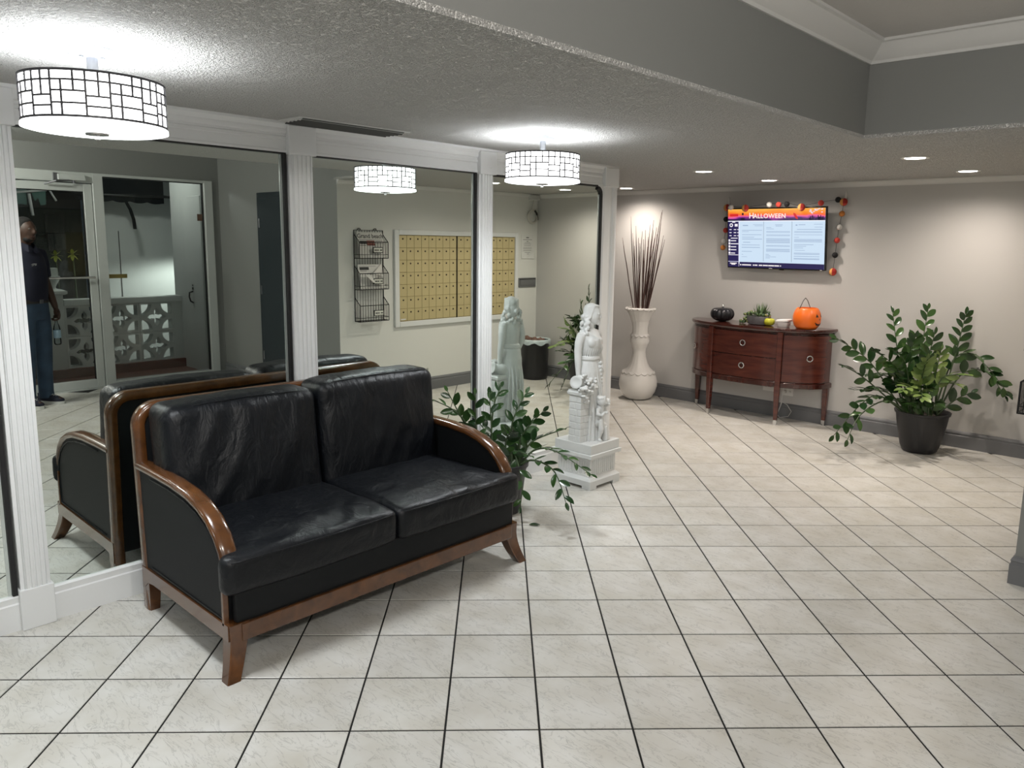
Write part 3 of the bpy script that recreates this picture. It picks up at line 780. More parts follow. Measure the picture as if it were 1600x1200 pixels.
def front_panel(x0, x1, z0, z1, name, n=14, d=0.004):
    bm = B(); o = sb_curve(A + d, Bd + d, n, x0, x1); i_ = sb_curve(A - 0.02, Bd - 0.02, n, x0, x1)
    prism(bm, o + i_[::-1], 'z', z0, z1)
    es = [e for e in bm.edges if all(len(e.link_faces) == 2 for _ in (0,)) and e.calc_face_angle(0) > 0.8]
    bmesh.ops.bevel(bm, geom=es, offset=0.003, segments=1, affect='EDGES')
    return ob(name, bm, M['cherry'], sb, True, ang=25)
def ring_pull(x, z, par):
    y = sby - Bd * max(0, 1 - abs(x / A) ** 2.35) ** (1/2.35) - 0.004
    dx = 0.02; y2 = sby - Bd * max(0, 1 - abs((x + dx) / A) ** 2.35) ** (1/2.35); y1 = sby - Bd * max(0, 1 - abs((x - dx) / A) ** 2.35) ** (1/2.35)
    t = Vector((2*dx, y2 - y1, 0)).normalized(); nrm = Vector((t.y, -t.x, 0))
    c = Vector((sbx + x, y, z)) + nrm * 0.010
    bm = B()
    pts = [c + nrm * 0.004 + t * (0.026 * math.cos(a)) + Vector((0, 0, 0.026 * math.sin(a) - 0.006)) for a in [2*PI*k/20 for k in range(21)]]
    tube(bm, pts, 0.0052, 8)
    ob('ring_pull', bm, M['chrome'], par, True)
    bm = B(); tube(bm, [c - nrm * 0.012, c + nrm * 0.002], [0.014, 0.011], 14); tube(bm, [c + Vector((0, 0, 0.018)) - nrm * 0.004, c + Vector((0, 0, 0.022)) + nrm * 0.008], 0.006, 10)
    ob('pull_plate', bm, M['cherry_dark'], par, True, ang=40)
lx = 0.358
d1 = front_panel(-lx + 0.028, lx - 0.028, 0.640, 0.862, 'drawer'); ring_pull(0.0, 0.765, d1)
d2 = front_panel(-lx + 0.028, lx - 0.028, 0.422, 0.632, 'drawer'); ring_pull(0.0, 0.545, d2)
d3 = front_panel(-A + 0.012, -lx - 0.028, 0.422, 0.862, 'door', 26); ring_pull(-0.600, 0.66, d3)
d4 = front_panel(lx + 0.028, A - 0.012, 0.422, 0.862, 'door', 26); ring_pull(0.600, 0.66, d4)
def sb_leg(x, y, full, ang):
    bm = B(); ca, sa = math.cos(ang), math.sin(ang)
    rings = []
    prof = ([(0.888, 0.026, 0)] if full else [(0.40, 0.026, 0)]) + [(0.36, 0.026, 0), (0.30, 0.0255, 0), (0.18, 0.022, 0), (0.045, 0.0165, 0)]
    for z, w_, o in prof:
        rings.append([(x + ca * a * w_ - sa * b_ * w_, y + sa * a * w_ + ca * b_ * w_, z) for a, b_ in ((-1,-.85),(-.85,-1),(.85,-1),(1,-.85),(1,.85),(.85,1),(-.85,1),(-1,.85))])
    ring_loft(bm, rings); l = ob('leg', bm, M['cherry'], sb, True, ang=30)
    bm = B(); ring_loft(bm, [[(x + ca * a * w_ - sa * b_ * w_, y + sa * a * w_ + ca * b_ * w_, z) for a, b_ in ((-1,-1),(1,-1),(1,1),(-1,1))] for z, w_ in ((0.048, 0.0175), (0.0, 0.0145))])
    ob('foot_cap', bm, M['chrome'], l)
yy = sby - Bd * (1 - (lx / A) ** 2.35) ** (1/2.35)
sb_leg(sbx - lx, yy - 0.004, True, -0.18); sb_leg(sbx + lx, yy - 0.004, True, 0.18)
sb_leg(sbx - A + 0.03, sby - 0.026, False, 0); sb_leg(sbx + A - 0.03, sby - 0.026, False, 0)

# things on the sideboard ---------------------------------------------
TZ = 0.926
M['black_pumpkin'] = mat('black_glazed_pumpkin', (0.020, 0.020, 0.024), 0.28, 0.4)
def pumpkin(name, label, cat, cx, cy, R, H, m, ribs=9, depth=0.10, stem=None, stem_m=None, group=None):
    t = thing(name, label, cat, (cx, cy, TZ), group)
    bm = B(); rings = []
    N = ribs * 6
    for i in range(15):
        a = -PI/2 + PI * i / 14
        rr = R * (max(0.0, math.cos(a)) ** 0.75); z = TZ + H/2 + H/2 * math.sin(a) - 0.10 * H * max(0, math.sin(a)) ** 6 * (1 if i > 8 else 0)
        ring = []
        for k in range(N):
            th = 2*PI*k/N; s = 1 - depth * (1 - abs(math.sin(ribs * th / 2)) ** 0.6)
            ring.append((cx + max(rr, .004) * s * math.cos(th), cy + max(rr, .004) * s * math.sin(th), z))
        rings.append(ring)
    ring_loft(bm, rings); ob('body', bm, m, t, True)
    if stem:
        bm = B(); h, r = stem; tube(bm, [(cx, cy, TZ + H * 0.86), (cx + 0.002, cy, TZ + H * 0.95 + h * .4), (cx + 0.012, cy - 0.004, TZ + H + h)], [r * 1.6, r, r * 1.15], 8); ob('stem', bm, stem_m, t, True)
    return t
t = pumpkin('black_pumpkin', 'black glossy ribbed pumpkin with a silver stem at the left end of the sideboard', 'pumpkin', -2.215, 5.20, 0.120, 0.150, M['black_pumpkin'], 10, 0.09, (0.016, 0.009), M['chrome'])
M['green_gourd'] = mat('yellow_green_gourd', (0.42, 0.42, 0.03), 0.4, var=(30, 0.15))
M['gourd_stem'] = mat('gourd_stem', (0.16, 0.10, 0.04), 0.7)
pumpkin('mini_gourd', 'small yellow green pumpkin in front of the grey succulent bowl', 'gourd', -1.694, 5.165, 0.053, 0.078, M['green_gourd'], 8, 0.05, (0.020, 0.006), M['gourd_stem'])
# succulent bowl
bowl = thing('succulent_bowl', 'grey oval bowl of mixed succulents trailing over its left side', 'potted plant', (-1.835, 5.19, TZ))
M['bowl_grey'] = mat('grey_stone_bowl', (0.115, 0.112, 0.118), 0.5)
bx, by = -1.815, 5.19
bm = B(); lathe(bm, [(0.075, TZ), (0.105, TZ + 0.006), (0.122, TZ + 0.045), (0.118, TZ + 0.082), (0.108, TZ + 0.084), (0.108, TZ + 0.072), (0.0, TZ + 0.070)], bx, by, 32, True, False, 1.0, 0.72); ob('bowl', bm, M['bowl_grey'], bowl, True, ang=40)
M['succ_a'] = mat('succulent_green', (0.075, 0.13, 0.045), 0.45, var=(60, 0.4)); M['succ_b'] = mat('succulent_pale', (0.30, 0.36, 0.19), 0.5); M['succ_c'] = mat('succulent_dark', (0.04, 0.075, 0.035), 0.5)
rnd = random.Random(3)
def leaf_strip(bm, b0, d, L, w_, droop=0.0, mi=0):
    d = Vector(d).normalized(); s = d.cross(Vector((0, 0, 1)))
    if s.length < .05: s = Vector((1, 0, 0))
    s.normalize(); b0 = Vector(b0); ps = []
    for t, k in ((0, .5), (.45, 1.0), (.8, .6)):
        c = b0 + d * L * t + Vector((0, 0, -droop * t * t)); ps.append((bm.verts.new(c - s * w_ * k), bm.verts.new(c + s * w_ * k)))
    tip = bm.verts.new(b0 + d * L + Vector((0, 0, -droop)))
    fs = [bm.faces.new((ps[0][0], ps[0][1], ps[1][1], ps[1][0])), bm.faces.new((ps[1][0], ps[1][1], ps[2][1], ps[2][0])), bm.faces.new((ps[2][0], ps[2][1], tip))]
    for f in fs: f.material_index = mi
bm = B()
for k in range(46):
    a = rnd.uniform(0, 2*PI); r = rnd.uniform(0, 0.06); el = rnd.uniform(0.75, 1.5)
    leaf_strip(bm, (bx + 0.02 + r * math.cos(a), by + .7 * r * math.sin(a), TZ + 0.075), (math.cos(a) * math.cos(el), math.sin(a) * math.cos(el), math.sin(el)), rnd.uniform(0.06, 0.15), 0.006, 0.0, rnd.choice((0, 0, 2)))
ob('spiky_succulent', bm, [M['succ_a'], M['succ_b'], M['succ_c']], bowl, True)
bm = B()
for k in range(5):
    a0 = k * 1.3
for lay in range(5):
    for k in range(8):
        a = 2*PI*k/8 + lay * 0.4; el = 0.25 + lay * 0.27
        leaf_strip(bm, (bx - 0.01, by - 0.062, TZ + 0.098 + lay * 0.003), (math.cos(a) * math.cos(el), math.sin(a) * math.cos(el), math.sin(el)), 0.042 - lay * 0.005, 0.011, 0, 0)
ob('rosette', bm, M['succ_b'], bowl, True)
bm = B()
for k in range(130):
    s_ = rnd.random()
    if k < 70: x, y, z = bx - 0.085 - 0.055 * rnd.random(), by + rnd.uniform(-.05, .05), TZ + 0.105 - 0.09 * s_
    elif k < 85: x, y, z = bx - 0.13 - 0.05 * rnd.random(), by - rnd.uniform(.01, .05), TZ + 0.012 + 0.02 * rnd.random()
    else:
        a = rnd.uniform(0, 2*PI); x, y, z = bx + 0.105 * math.cos(a), by + 0.072 * math.sin(a), TZ + 0.088 + 0.035 * rnd.random()
    ball(bm, (x, y, z), 0.009 + 0.005 * rnd.random(), None, 0.012, 6, 4, mi=rnd.choice((0, 1, 2, 0)))
o = ob('bead_succulent', bm, [M['succ_a'], mat('succulent_olive', (0.20, 0.20, 0.07), 0.5), M['succ_c']], bowl, True); o['kind'] = 'stuff'
# white dish with slanted lid
M['white_plastic'] = mat('white_plastic', (0.72, 0.70, 0.68), 0.35)
dish = thing('lidded_dish', 'small white lidded plastic box between the green pumpkin and the orange bucket', 'box', (-1.555, 5.18, TZ))
def rrect(cx, cy, hx, hy, r, z, tilt=0.0):
    p = []
    for sx, sy, a0 in ((1, 1, 0), (-1, 1, PI/2), (-1, -1, PI), (1, -1, 1.5 * PI)):
        for k in range(5):
            a = a0 + PI/2 * k / 4; x = sx * (hx - r) + r * math.cos(a); p.append((cx + x, cy + sy * (hy - r) + r * math.sin(a), z + tilt * x))
    return p
bm = B(); ring_loft(bm, [rrect(-1.555, 5.18, hx, hy, .018, z) for z, hx, hy in ((TZ, .046, .036), (TZ + .006, .050, .040), (TZ + .042, .058, .046), (TZ + .046, .058, .046))]); ob('tray', bm, M['white_plastic'], dish, True, ang=40)
bm = B(); ring_loft(bm, [rrect(-1.553, 5.18, hx, hy, .018, z, 0.10) for z, hx, hy in ((TZ + .046, .060, .048), (TZ + .050, .066, .052), (TZ + .064, .066, .052), (TZ + .072, .056, .044))]); ob('lid', bm, M['white_plastic'], dish, True, ang=40)
# orange pumpkin bucket
M['orange'] = mat('orange_plastic', (0.80, 0.15, 0.012), 0.38)
bk = thing('pumpkin_bucket', 'orange plastic pumpkin bucket with black face and wire handle', 'bucket', (-1.338, 5.19, TZ))
cx, cy = -1.338, 5.19
bm = B(); rings = []; N = 72
for r, z in ((0.070, 0.0), (0.092, 0.004), (0.112, 0.030), (0.124, 0.070), (0.126, 0.110), (0.118, 0.150), (0.102, 0.182), (0.092, 0.194), (0.086, 0.196), (0.084, 0.188), (0.10, 0.150), (0.11, 0.08), (0.09, 0.012)):
    rings.append([(cx + r * (1 - 0.022 * (1 - abs(math.sin(5 * 2*PI*k/N)) ** .5)) * math.cos(2*PI*k/N), cy + r * (1 - 0.022 * (1 - abs(math.sin(5 * 2*PI*k/N)) ** .5)) * math.sin(2*PI*k/N), TZ + z) for k in range(N)])
ring_loft(bm, rings); ob('shell', bm, M['orange'], bk, True, ang=50)
M['black_print'] = mat('black_print', (0.010, 0.008, 0.008), 0.5)
def on_bucket(bm, a, z, pts):
    vs = []
    for u, v in pts:
        zz = z + v; r = 0.1275 - 0.9 * max(0, zz - 0.115) ** 1.35 - 0.5 * max(0, 0.08 - zz) ** 1.3
        th = a + u / 0.126; vs.append(bm.verts.new((cx + r * math.cos(th), cy + r * math.sin(th), TZ + zz)))
    bm.faces.new(vs)
fa = math.radians(-6)
bm = B()
bm.free()
for du in (-0.035, 0.035):
    bm = B(); on_bucket(bm, fa, 0.125, [(du - 0.017, -0.008), (du + 0.017, -0.008), (du, 0.022)]); ob('eye', bm, M['black_print'], bk)
bm = B(); on_bucket(bm, fa, 0.09, [(-0.009, 0), (0.009, 0), (0, 0.016)]); ob('nose', bm, M['black_print'], bk)
bm = B()
for i in range(8):
    u0 = -0.055 + 0.01375 * i; f_ = lambda u: 0.052 + 6.0 * u * u
    h = 0.018 if i % 2 else 0.010
    on_bucket(bm, fa, 0.0, [(u0, f_(u0) - h), (u0 + 0.01375, f_(u0 + 0.01375) - h), (u0 + 0.01375, f_(u0 + 0.01375)), (u0, f_(u0))])
ob('mouth', bm, M['black_print'], bk)
bm = B(); tube(bm, [(cx - 0.030, cy - 0.082, TZ + 0.175), (cx - 0.036, cy - 0.090, TZ + 0.19), (cx - 0.032, cy - 0.03, TZ + 0.262), (cx - 0.026, cy, TZ + 0.285), (cx - 0.018, cy + 0.03, TZ + 0.262), (cx - 0.012, cy + 0.088, TZ + 0.19)], 0.0032, 6); ob('wire_handle', bm, M['black_print'], bk, True)

# ------------------------------------------------------------------ vase and dry sticks
M['vase'] = mat('white_glazed_vase', (0.74, 0.72, 0.69), 0.4, bump=(35, 0.12, 0.004))
vx, vy = -3.147, 5.115
vase = thing('floor_vase', 'tall white fluted floor vase with scalloped rims in the far corner', 'vase', (vx, vy, 0))
prof = [(0.0, 0.0), (0.105, 0.0), (0.150, 0.025), (0.190, 0.085), (0.208, 0.150), (0.206, 0.205), (0.190, 0.262), (0.172, 0.298), (0.160, 0.312), (0.122, 0.350), (0.095, 0.400), (0.077, 0.460), (0.069, 0.520), (0.072, 0.555), (0.092, 0.605), (0.104, 0.640), (0.098, 0.690), (0.092, 0.705), (0.082, 0.745), (0.084, 0.800), (0.096, 0.860), (0.120, 0.920), (0.150, 0.965), (0.160, 0.985), (0.150, 0.985), (0.110, 0.90), (0.07, 0.78), (0.0, 0.77)]
bm = B(); N = 64; rings = []
for r, z in prof:
    fl = 0.018 if (0.31 < z < 0.47 or 0.72 < z < 0.98) else 0.0
    rings.append([(vx + max(r, 1e-3) * (1 + fl * math.sin(16 * 2*PI*k/N)) * math.cos(2*PI*k/N), vy + max(r, 1e-3) * (1 + fl * math.sin(16 * 2*PI*k/N)) * math.sin(2*PI*k/N), z) for k in range(N)])
ring_loft(bm, rings); ob('body', bm, M['vase'], vase, True)
def scallop(bm, r, z, h, n, out=0.012):
    N = n * 6; rings = [[], [], [], []]
    for k in range(N):
        a = 2*PI*k/N; w_ = abs(math.sin(n * a / 2)); rr = r + out * (0.4 + 0.6 * w_); zz = z - h * w_
        for q, (dr, dz) in enumerate(((-0.014, 0.010), (0.0, 0.006), (0.003, -0.002), (-0.010, -0.004))):
            rings[q].append((vx + (rr + dr) * math.cos(a), vy + (rr + dr) * math.sin(a), (zz if q in (1, 2) else z) + dz))
    rings.append(rings[0]); ring_loft(bm, rings, False, False)
for r, z, h, n in ((0.172, 0.305, 0.022, 16), (0.096, 0.708, 0.020, 12), (0.160, 0.996, 0.014, 16)):
    bm = B(); scallop(bm, r, z, h, n); ob('scalloped_rim', bm, M['vase'], vase, True)
M['stick'] = mat('dark_dry_twig', (0.085, 0.042, 0.034), 0.6)
rr_, uu = Vector((0.731, 0.682, 0)), Vector((-0.68, 0.73, 0))
st_spec = [(-33, 372), (-21, 340), (-16, 365), (-12, 354), (-9, 372), (-4, 362), (-1, 374), (3, 360), (5, 385), (8, 370), (10, 352), (13, 360), (15, 345), (17, 372), (19, 356), (25, 333), (27, 330), (29, 368), (22, 380), (24, 350), (-6, 380), (1, 390), (12, 385), (31, 374), (-14, 384), (20, 366)]
rnd = random.Random(11)
for i, (dx, py) in enumerate(st_spec):
    z1 = 1.0 + (478 - py) * 0.00705; lat = dx * 0.0070; dp = rnd.uniform(-0.07, 0.06)
    b0 = Vector((vx, vy, 0.79)) + rr_ * (lat * 0.18 + rnd.uniform(-.018, .018)) + uu * rnd.uniform(-.03, .03)
    t1 = Vector((vx, vy, z1)) + rr_ * lat + uu * dp
    t1.y = min(t1.y, 5.36)
    pts = []
    bend = Vector((rnd.uniform(-.012, .012), rnd.uniform(-.012, .012), 0))
    for k in range(7):
        q = k / 6; pts.append(b0.lerp(t1, q) + bend * math.sin(q * PI) + Vector((rnd.uniform(-.003, .003), rnd.uniform(-.003, .003), 0)))
    o = tag(ob('dry_stick', B() if False else (lambda b_: (tube(b_, pts, [0.0062, 0.006, 0.0056, 0.005, 0.0044, 0.0036, 0.0018], 6), b_)[1])(B()), M['stick'], None, True, at=(vx, vy, 0.79)),
            {0: 'leftmost dry twig in the white floor vase, leaning away from the rest', 16: 'tallest dry twig at the right of the white floor vase', 1: 'tall upright dry twig second from the left in the white floor vase'}.get(i, 'dark dry twig standing among others in the tall white floor vase'), 'stick', 'dry sticks in the white floor vase')
# ------------------------------------------------------------------ television (tilted forward a little)
tv = thing('television', 'flat television on the back wall showing a halloween notice screen', 'television', (-1.763, YB, 1.75))
TWD, THT = 1.000, 0.592
tvc = Vector((-1.757, YB - 0.115, 1.755)); til = math.radians(7)
TU = Vector((1, 0, 0)); TVv = Vector((0, -math.sin(til), math.cos(til))); TN = Vector((0, -math.cos(til), -math.sin(til)))
def TP(u, v, d=0.0): return tvc + TU * u + TVv * v + TN * d       # u,v from the screen centre
M['tv_black'] = mat('black_gloss_plastic', (0.006, 0.006, 0.007), 0.25)
bm = B(); obox(bm, TP(0, 0, -0.018), TU * (TWD/2), TVv * (THT/2), TN * 0.018, 0.004); obox(bm, TP(0, -0.03, -0.045), TU * 0.33, TVv * 0.19, TN * 0.022, 0.006); ob('housing', bm, M['tv_black'], tv)
bm = B(); box(bm, tvc.x - 0.12, tvc.x + 0.12, YB - 0.06, YB - 0.001, 1.60, 1.86); box(bm, tvc.x - 0.03, tvc.x + 0.03, YB - 0.10, YB - 0.02, 1.76, 1.84); ob('wall_bracket', bm, M['tv_black'], tv)
SWD, SHT = TWD/2 - 0.010, THT/2 - 0.012
def srgb(h):
    f_ = lambda c: ((c/255) / 12.92 if c/255 <= 0.04045 else ((c/255 + 0.055) / 1.055) ** 2.4)
    return tuple(f_(int(h[i:i+2], 16)) for i in (0, 2, 4))
def scr(h, s=0.74, nm='screen_glow'): 
    m = emit_mat(nm + '_' + h, srgb(h), s); m.node_tree.nodes['Principled BSDF'].inputs['Base Color'].default_value = (0.01, 0.01, 0.01, 1); m.node_tree.nodes['Principled BSDF'].inputs['Roughness'].default_value = 0.3; return m
def quad(bm, u0, u1, v0, v1, d=0.0015):
    vs = [bm.verts.new(TP(u, v, d)) for u, v in ((u0, v0), (u1, v0), (u1, v1), (u0, v1))]; bm.faces.new(vs)
def rect(name, u0, u1, v0, v1, h, d, par, s=0.74):
    bm = B(); quad(bm, u0, u1, v0, v1, d); return ob(name, bm, scr(h, s), par, recalc=False)
U0, U1, V0, V1 = -SWD, SWD, -SHT, SHT
screen = rect('screen', U0, U1, V0, V1, 'cfe3f6', 0.001, tv)
rect('sidebar', U0, U0 + 0.118, V0, V1 - 0.112, '231d52', 0.0020, screen)
rect('ticker', U0, U1, V0, V0 + 0.050, '211b4e', 0.0022, screen)
rect('divider', U0, U1, V1 - 0.120, V1 - 0.112, 'f4f6ff', 0.0030, screen)
rect('divider', U0 + 0.114, U0 + 0.124, V0 + 0.030, V1 - 0.112, 'e6ebff', 0.0030, screen)
rect('divider', U0, U0 + 0.118, V0 + 0.050, V0 + 0.055, 'd8d8ee', 0.0030, screen)
# banner with soft halloween colours
def banner_mat():
    m = bpy.data.materials.new('halloween_banner'); m.use_nodes = True; nt = m.node_tree; b = nt.nodes['Principled BSDF']
    geo = nt.nodes.new('ShaderNodeNewGeometry'); sx = nt.nodes.new('ShaderNodeSeparateXYZ'); nt.links.new(geo.outputs['Position'], sx.inputs[0])
    nz = nt.nodes.new('ShaderNodeTexNoise'); nz.inputs['Scale'].default_value = 9; nz.inputs['Detail'].default_value = 3
    mp = nt.nodes.new('ShaderNodeMapping'); mp.inputs['Scale'].default_value = (0.7, 1, 2.2); nt.links.new(geo.outputs['Position'], mp.inputs[0]); nt.links.new(mp.outputs[0], nz.inputs['Vector'])
    mr = nt.nodes.new('ShaderNodeMapRange'); mr.inputs['From Min'].default_value = tvc.z + 0.18; mr.inputs['From Max'].default_value = tvc.z + 0.283; nt.links.new(sx.outputs['Z'], mr.inputs['Value'])
    ad = nt.nodes.new('ShaderNodeMath'); ad.operation = 'MULTIPLY_ADD'; ad.inputs[1].default_value = 0.75; nt.links.new(nz.outputs['Fac'], ad.inputs[0])
    sb_ = nt.nodes.new('ShaderNodeMath'); sb_.operation = 'SUBTRACT'; sb_.inputs[1].default_value = 0.37; nt.links.new(mr.outputs[0], sb_.inputs[0]); nt.links.new(sb_.outputs[0], ad.inputs[2])
    cr = nt.nodes.new('ShaderNodeValToRGB'); nt.links.new(ad.outputs[0], cr.inputs['Fac'])
    e = cr.color_ramp.elements; e[0].position = 0.02; e[0].color = (*srgb('2b1450'), 1); e[1].position = 1.0; e[1].color = (*srgb('f7b24a'), 1)
    for p, h in ((0.14, '8a2a8c'), (0.26, 'e8609a'), (0.42, 'f4642c'), (0.62, 'f58a2a')):
        q = e.new(p); q.color = (*srgb(h), 1)
    nt.links.new(cr.outputs[0], b.inputs['Emission Color']); b.inputs['Emission Strength'].default_value = 0.78; b.inputs['Base Color'].default_value = (0.01, 0.01, 0.01, 1)
    return m
bm = B(); quad(bm, U0, U1, V1 - 0.112, V1, 0.0028); ban = ob('banner', bm, banner_mat(), tv, recalc=False)
def scr_text(body, size, u, v, h, d=0.0045, bold=0.0, sp=1.0, par=None, name='lettering', align='CENTER'):
    bm = text_bm(body, size, 0, align, sp, bold)
    for vv in bm.verts: vv.co = TP(u + vv.co.x, v + vv.co.y, d)
    return ob(name, bm, scr(h), par, recalc=False)
scr_text('H', 0.074, -0.238, V1 - 0.066, 'fff1e6', bold=0.0014, par=ban)
scr_text('ALLOWEEN', 0.060, -0.052, V1 - 0.070, 'fff1e6', bold=0.0012, sp=1.06, par=ban)
bm = B()
for k in range(22):     # spooky tree and house silhouettes at the right, pumpkins
    u = 0.33 + 0.155 * random.random(); w_ = 0.004 + 0.01 * random.random(); quad(bm, u, u + w_, V1 - 0.112, V1 - 0.112 + 0.012 + 0.035 * random.random(), 0.0036)
quad(bm, U0, U0 + 0.10, V1 - 0.112, V1 - 0.098, 0.0036); quad(bm, -0.35, -0.31, V1 - 0.112, V1 - 0.085, 0.0036); quad(bm, -0.34, -0.322, V1 - 0.058, V1 - 0.036, 0.0036)
ob('silhouettes', bm, scr('1a1030'), ban, recalc=False)
bm = B()
vs = [bm.verts.new(TP(0.205 + x, V1 - 0.070 + y, 0.004)) for x, y in ((-0.02, 0.03), (0.002, 0.022), (0.026, -0.02), (0.022, -0.032), (0.004, -0.022), (-0.016, 0.006))]; bm.faces.new(vs)
for u0, u1 in ((U0 + 0.02, U0 + 0.11),): quad(bm, u0, u1, V1 - 0.07, V1 - 0.045, 0.0034)
ob('red_leaf', bm, scr('d8282c'), ban, recalc=False)
bm = B()
for k in range(16):
    u = 0.335 + 0.14 * random.random(); v = V1 - 0.055 + 0.045 * random.random(); quad(bm, u, u + 0.016, v, v + 0.008, 0.0034)
ob('highlights', bm, scr('e9ddf2'), ban, recalc=False)
# three pages of notices
def page(u0, u1, rows, name):
    bm = B()
    for v, a, b_, h in rows: quad(bm, u0 + (u1 - u0) * a, u0 + (u1 - u0) * b_, v - h / 2, v + h / 2, 0.0030)
    return ob(name, bm, scr('9fb3cf'), screen, recalc=False)
pt, pb = V1 - 0.130, V0 + 0.062
cols = (U0 + 0.140, -0.105, 0.180, U1 - 0.016)
L1 = [(pt - .028, .08, .32, .010), (pt - .020, .55, .98, .004), (pt - .032, .62, .98, .004), (pt - .075, .05, .95, .005), (pt - .088, .05, .35, .004), (pt - .118, .05, .92, .005), (pt - .142, .05, .60, .005), (pt - .160, .05, .95, .006), (pt - .192, .10, .42, .006), (pt - .218, .03, .85, .005), (pt - .242, .03, .86, .006), (pt - .282, .03, .50, .005), (pt - .312, .03, .10, .004), (pt - .335, .03, .28, .004)]
L2 = [(pt - .022, .40, .68, .005), (pt - .034, .42, .66, .005), (pt - .048, .08, .26, .004), (pt - .062, .08, .36, .004)] + [(pt - z, .08, .95, .004) for z in (.086, .094, .118, .126, .154, .162, .170, .178, .186, .194, .220, .228, .254, .262, .270, .278)] + [(pt - .306, .06, .18, .004), (pt - .318, .06, .24, .004), (pt - .330, .06, .45, .004), (pt - .342, .06, .22, .004)]
L3 = [(pt - .026, .10, .16, .012), (pt - .022, .20, .42, .006), (pt - .018, .70, .98, .004), (pt - .045, .72, .98, .004), (pt - .066, .15, .95, .005)] + [(pt - z, .06, .97, .004) for z in (.086, .094, .116, .158, .166, .174, .182)] + [(pt - .140, .06, .22, .004), (pt - .208, .06, .70, .005), (pt - .224, .06, .46, .005), (pt - .240, .06, .36, .004), (pt - .262, .08, .42, .004)] + [(pt - z, .06, .90, .005) for z in (.288, .298, .318, .338, .346)]
page(cols[0], cols[1] - 0.01, L1, 'text_lines'); page(cols[1], cols[2] - 0.01, L2, 'text_lines'); page(cols[2], cols[3], L3, 'text_lines')
for c in (cols[1], cols[2]): rect('page_edge', c - 0.008, c - 0.004, pb, pt + 0.008, '8b98a8', 0.0031, screen)
# sidebar widgets and ticker text
bm = B()
def disc(u, v, r):
    vs = [bm.verts.new(TP(u + r * math.cos(2*PI*k/14), v + r * math.sin(2*PI*k/14), 0.0034)) for k in range(14)]; bm.faces.new(vs)
disc(U0 + 0.035, V1 - 0.155, 0.019); quad(bm, U0 + 0.072, U0 + 0.104, V1 - 0.168, V1 - 0.142, 0.0034); quad(bm, U0 + 0.045, U0 + 0.078, V1 - 0.130, V1 - 0.121, 0.0034)
for v in (0.198, 0.228, 0.258):
    quad(bm, U0 + 0.014, U0 + 0.038, V1 - v - .004, V1 - v + .004, 0.0034); quad(bm, U0 + 0.062, U0 + 0.088, V1 - v - .004, V1 - v + .004, 0.0034); quad(bm, U0 + 0.100, U0 + 0.113, V1 - v - .004, V1 - v + .004, 0.0034)
quad(bm, U0 + 0.030, U0 + 0.104, V1 - 0.287, V1 - 0.279, 0.0034)
for v, w_ in ((0.305, .060), (0.335, .085), (0.365, .06), (0.395, .062), (0.428, .048)):
    quad(bm, U0 + 0.028, U0 + 0.028 + w_, V1 - v - .008, V1 - v + .001, 0.0034); quad(bm, U0 + 0.004, U0 + 0.024, V1 - v - .012, V1 - v + .010, 0.0034)
quad(bm, U0 + 0.004, U0 + 0.112, V1 - 0.452, V1 - 0.446, 0.0034)
ob('widgets', bm, scr('f0ecf2'), screen, recalc=False)
bm = B(); disc(U0 + 0.035, V1 - 0.155, 0.009)
for v in bm.verts: v.co += TN * 0.001
ob('widget_hole', bm, scr('231d52'), screen, recalc=False)
bm = B(); quad(bm, U0 + 0.020, U0 + 0.094, V0 + 0.030, V0 + 0.040, 0.0034); quad(bm, U0 + 0.035, U0 + 0.078, V0 + 0.020, V0 + 0.032, 0.0034); quad(bm, U0 + 0.115, U0 + 0.118, V0 + 0.004, V0 + 0.050, 0.0034)
u = U0 + 0.128
for w_, g in ((.016, .008), (.098, .018), (.016, .004), (.030, .014), (.036, .006), (.052, .004), (.060, .003), (.048, .010), (.010, .006)):
    quad(bm, u, u + w_, V0 + 0.016, V0 + 0.028, 0.0034); u += w_ + g
ob('ticker_text', bm, scr('f3ecec'), screen, recalc=False)
bm = B(); obox(bm, TP(0.07, -THT/2 - 0.003, -0.012), TU * 0.022, TVv * 0.004, TN * 0.008); ob('sensor_bump', bm, M['tv_black'], tv)
M['tv_logo'] = mat('silver_print', (0.5, 0.5, 0.52), 0.4)
bm = B(); quad(bm, -0.055, -0.020, -THT/2 + 0.003, -THT/2 + 0.009, 0.0008); quad(bm, 0.45, 0.472, -THT/2 + 0.003, -THT/2 + 0.009, 0.0008); ob('badge', bm, M['tv_logo'], tv, recalc=False)

# ------------------------------------------------------------------ felt ball garland hung over the television
ga = thing('halloween_garland', 'string of black, white, red and orange felt balls draped over the television', 'garland', (-1.75, YB, 2.07))
M['felt_black'] = mat('black_felt', (0.010, 0.010, 0.011), 0.9); M['felt_white'] = mat('white_felt', (0.62, 0.60, 0.57), 0.9)
M['felt_red'] = mat('coral_red_felt', (0.50, 0.055, 0.040), 0.9); M['felt_orange'] = mat('orange_felt', (0.55, 0.20, 0.045), 0.9)
M['felt_dark'] = mat('dark_red_felt', (0.30, 0.02, 0.015), 0.9); M['felt_tan'] = mat('candy_orange_felt', (0.62, 0.30, 0.09), 0.9)
gl = [(-2.345, 1.66, 'felt_orange', 0), (-2.340, 1.725, 'felt_white', 0), (-2.325, 1.835, 'felt_red', 0), (-2.328, 1.945, 'felt_black', 0), (-2.325, 2.060, 'felt_tan', 1)]
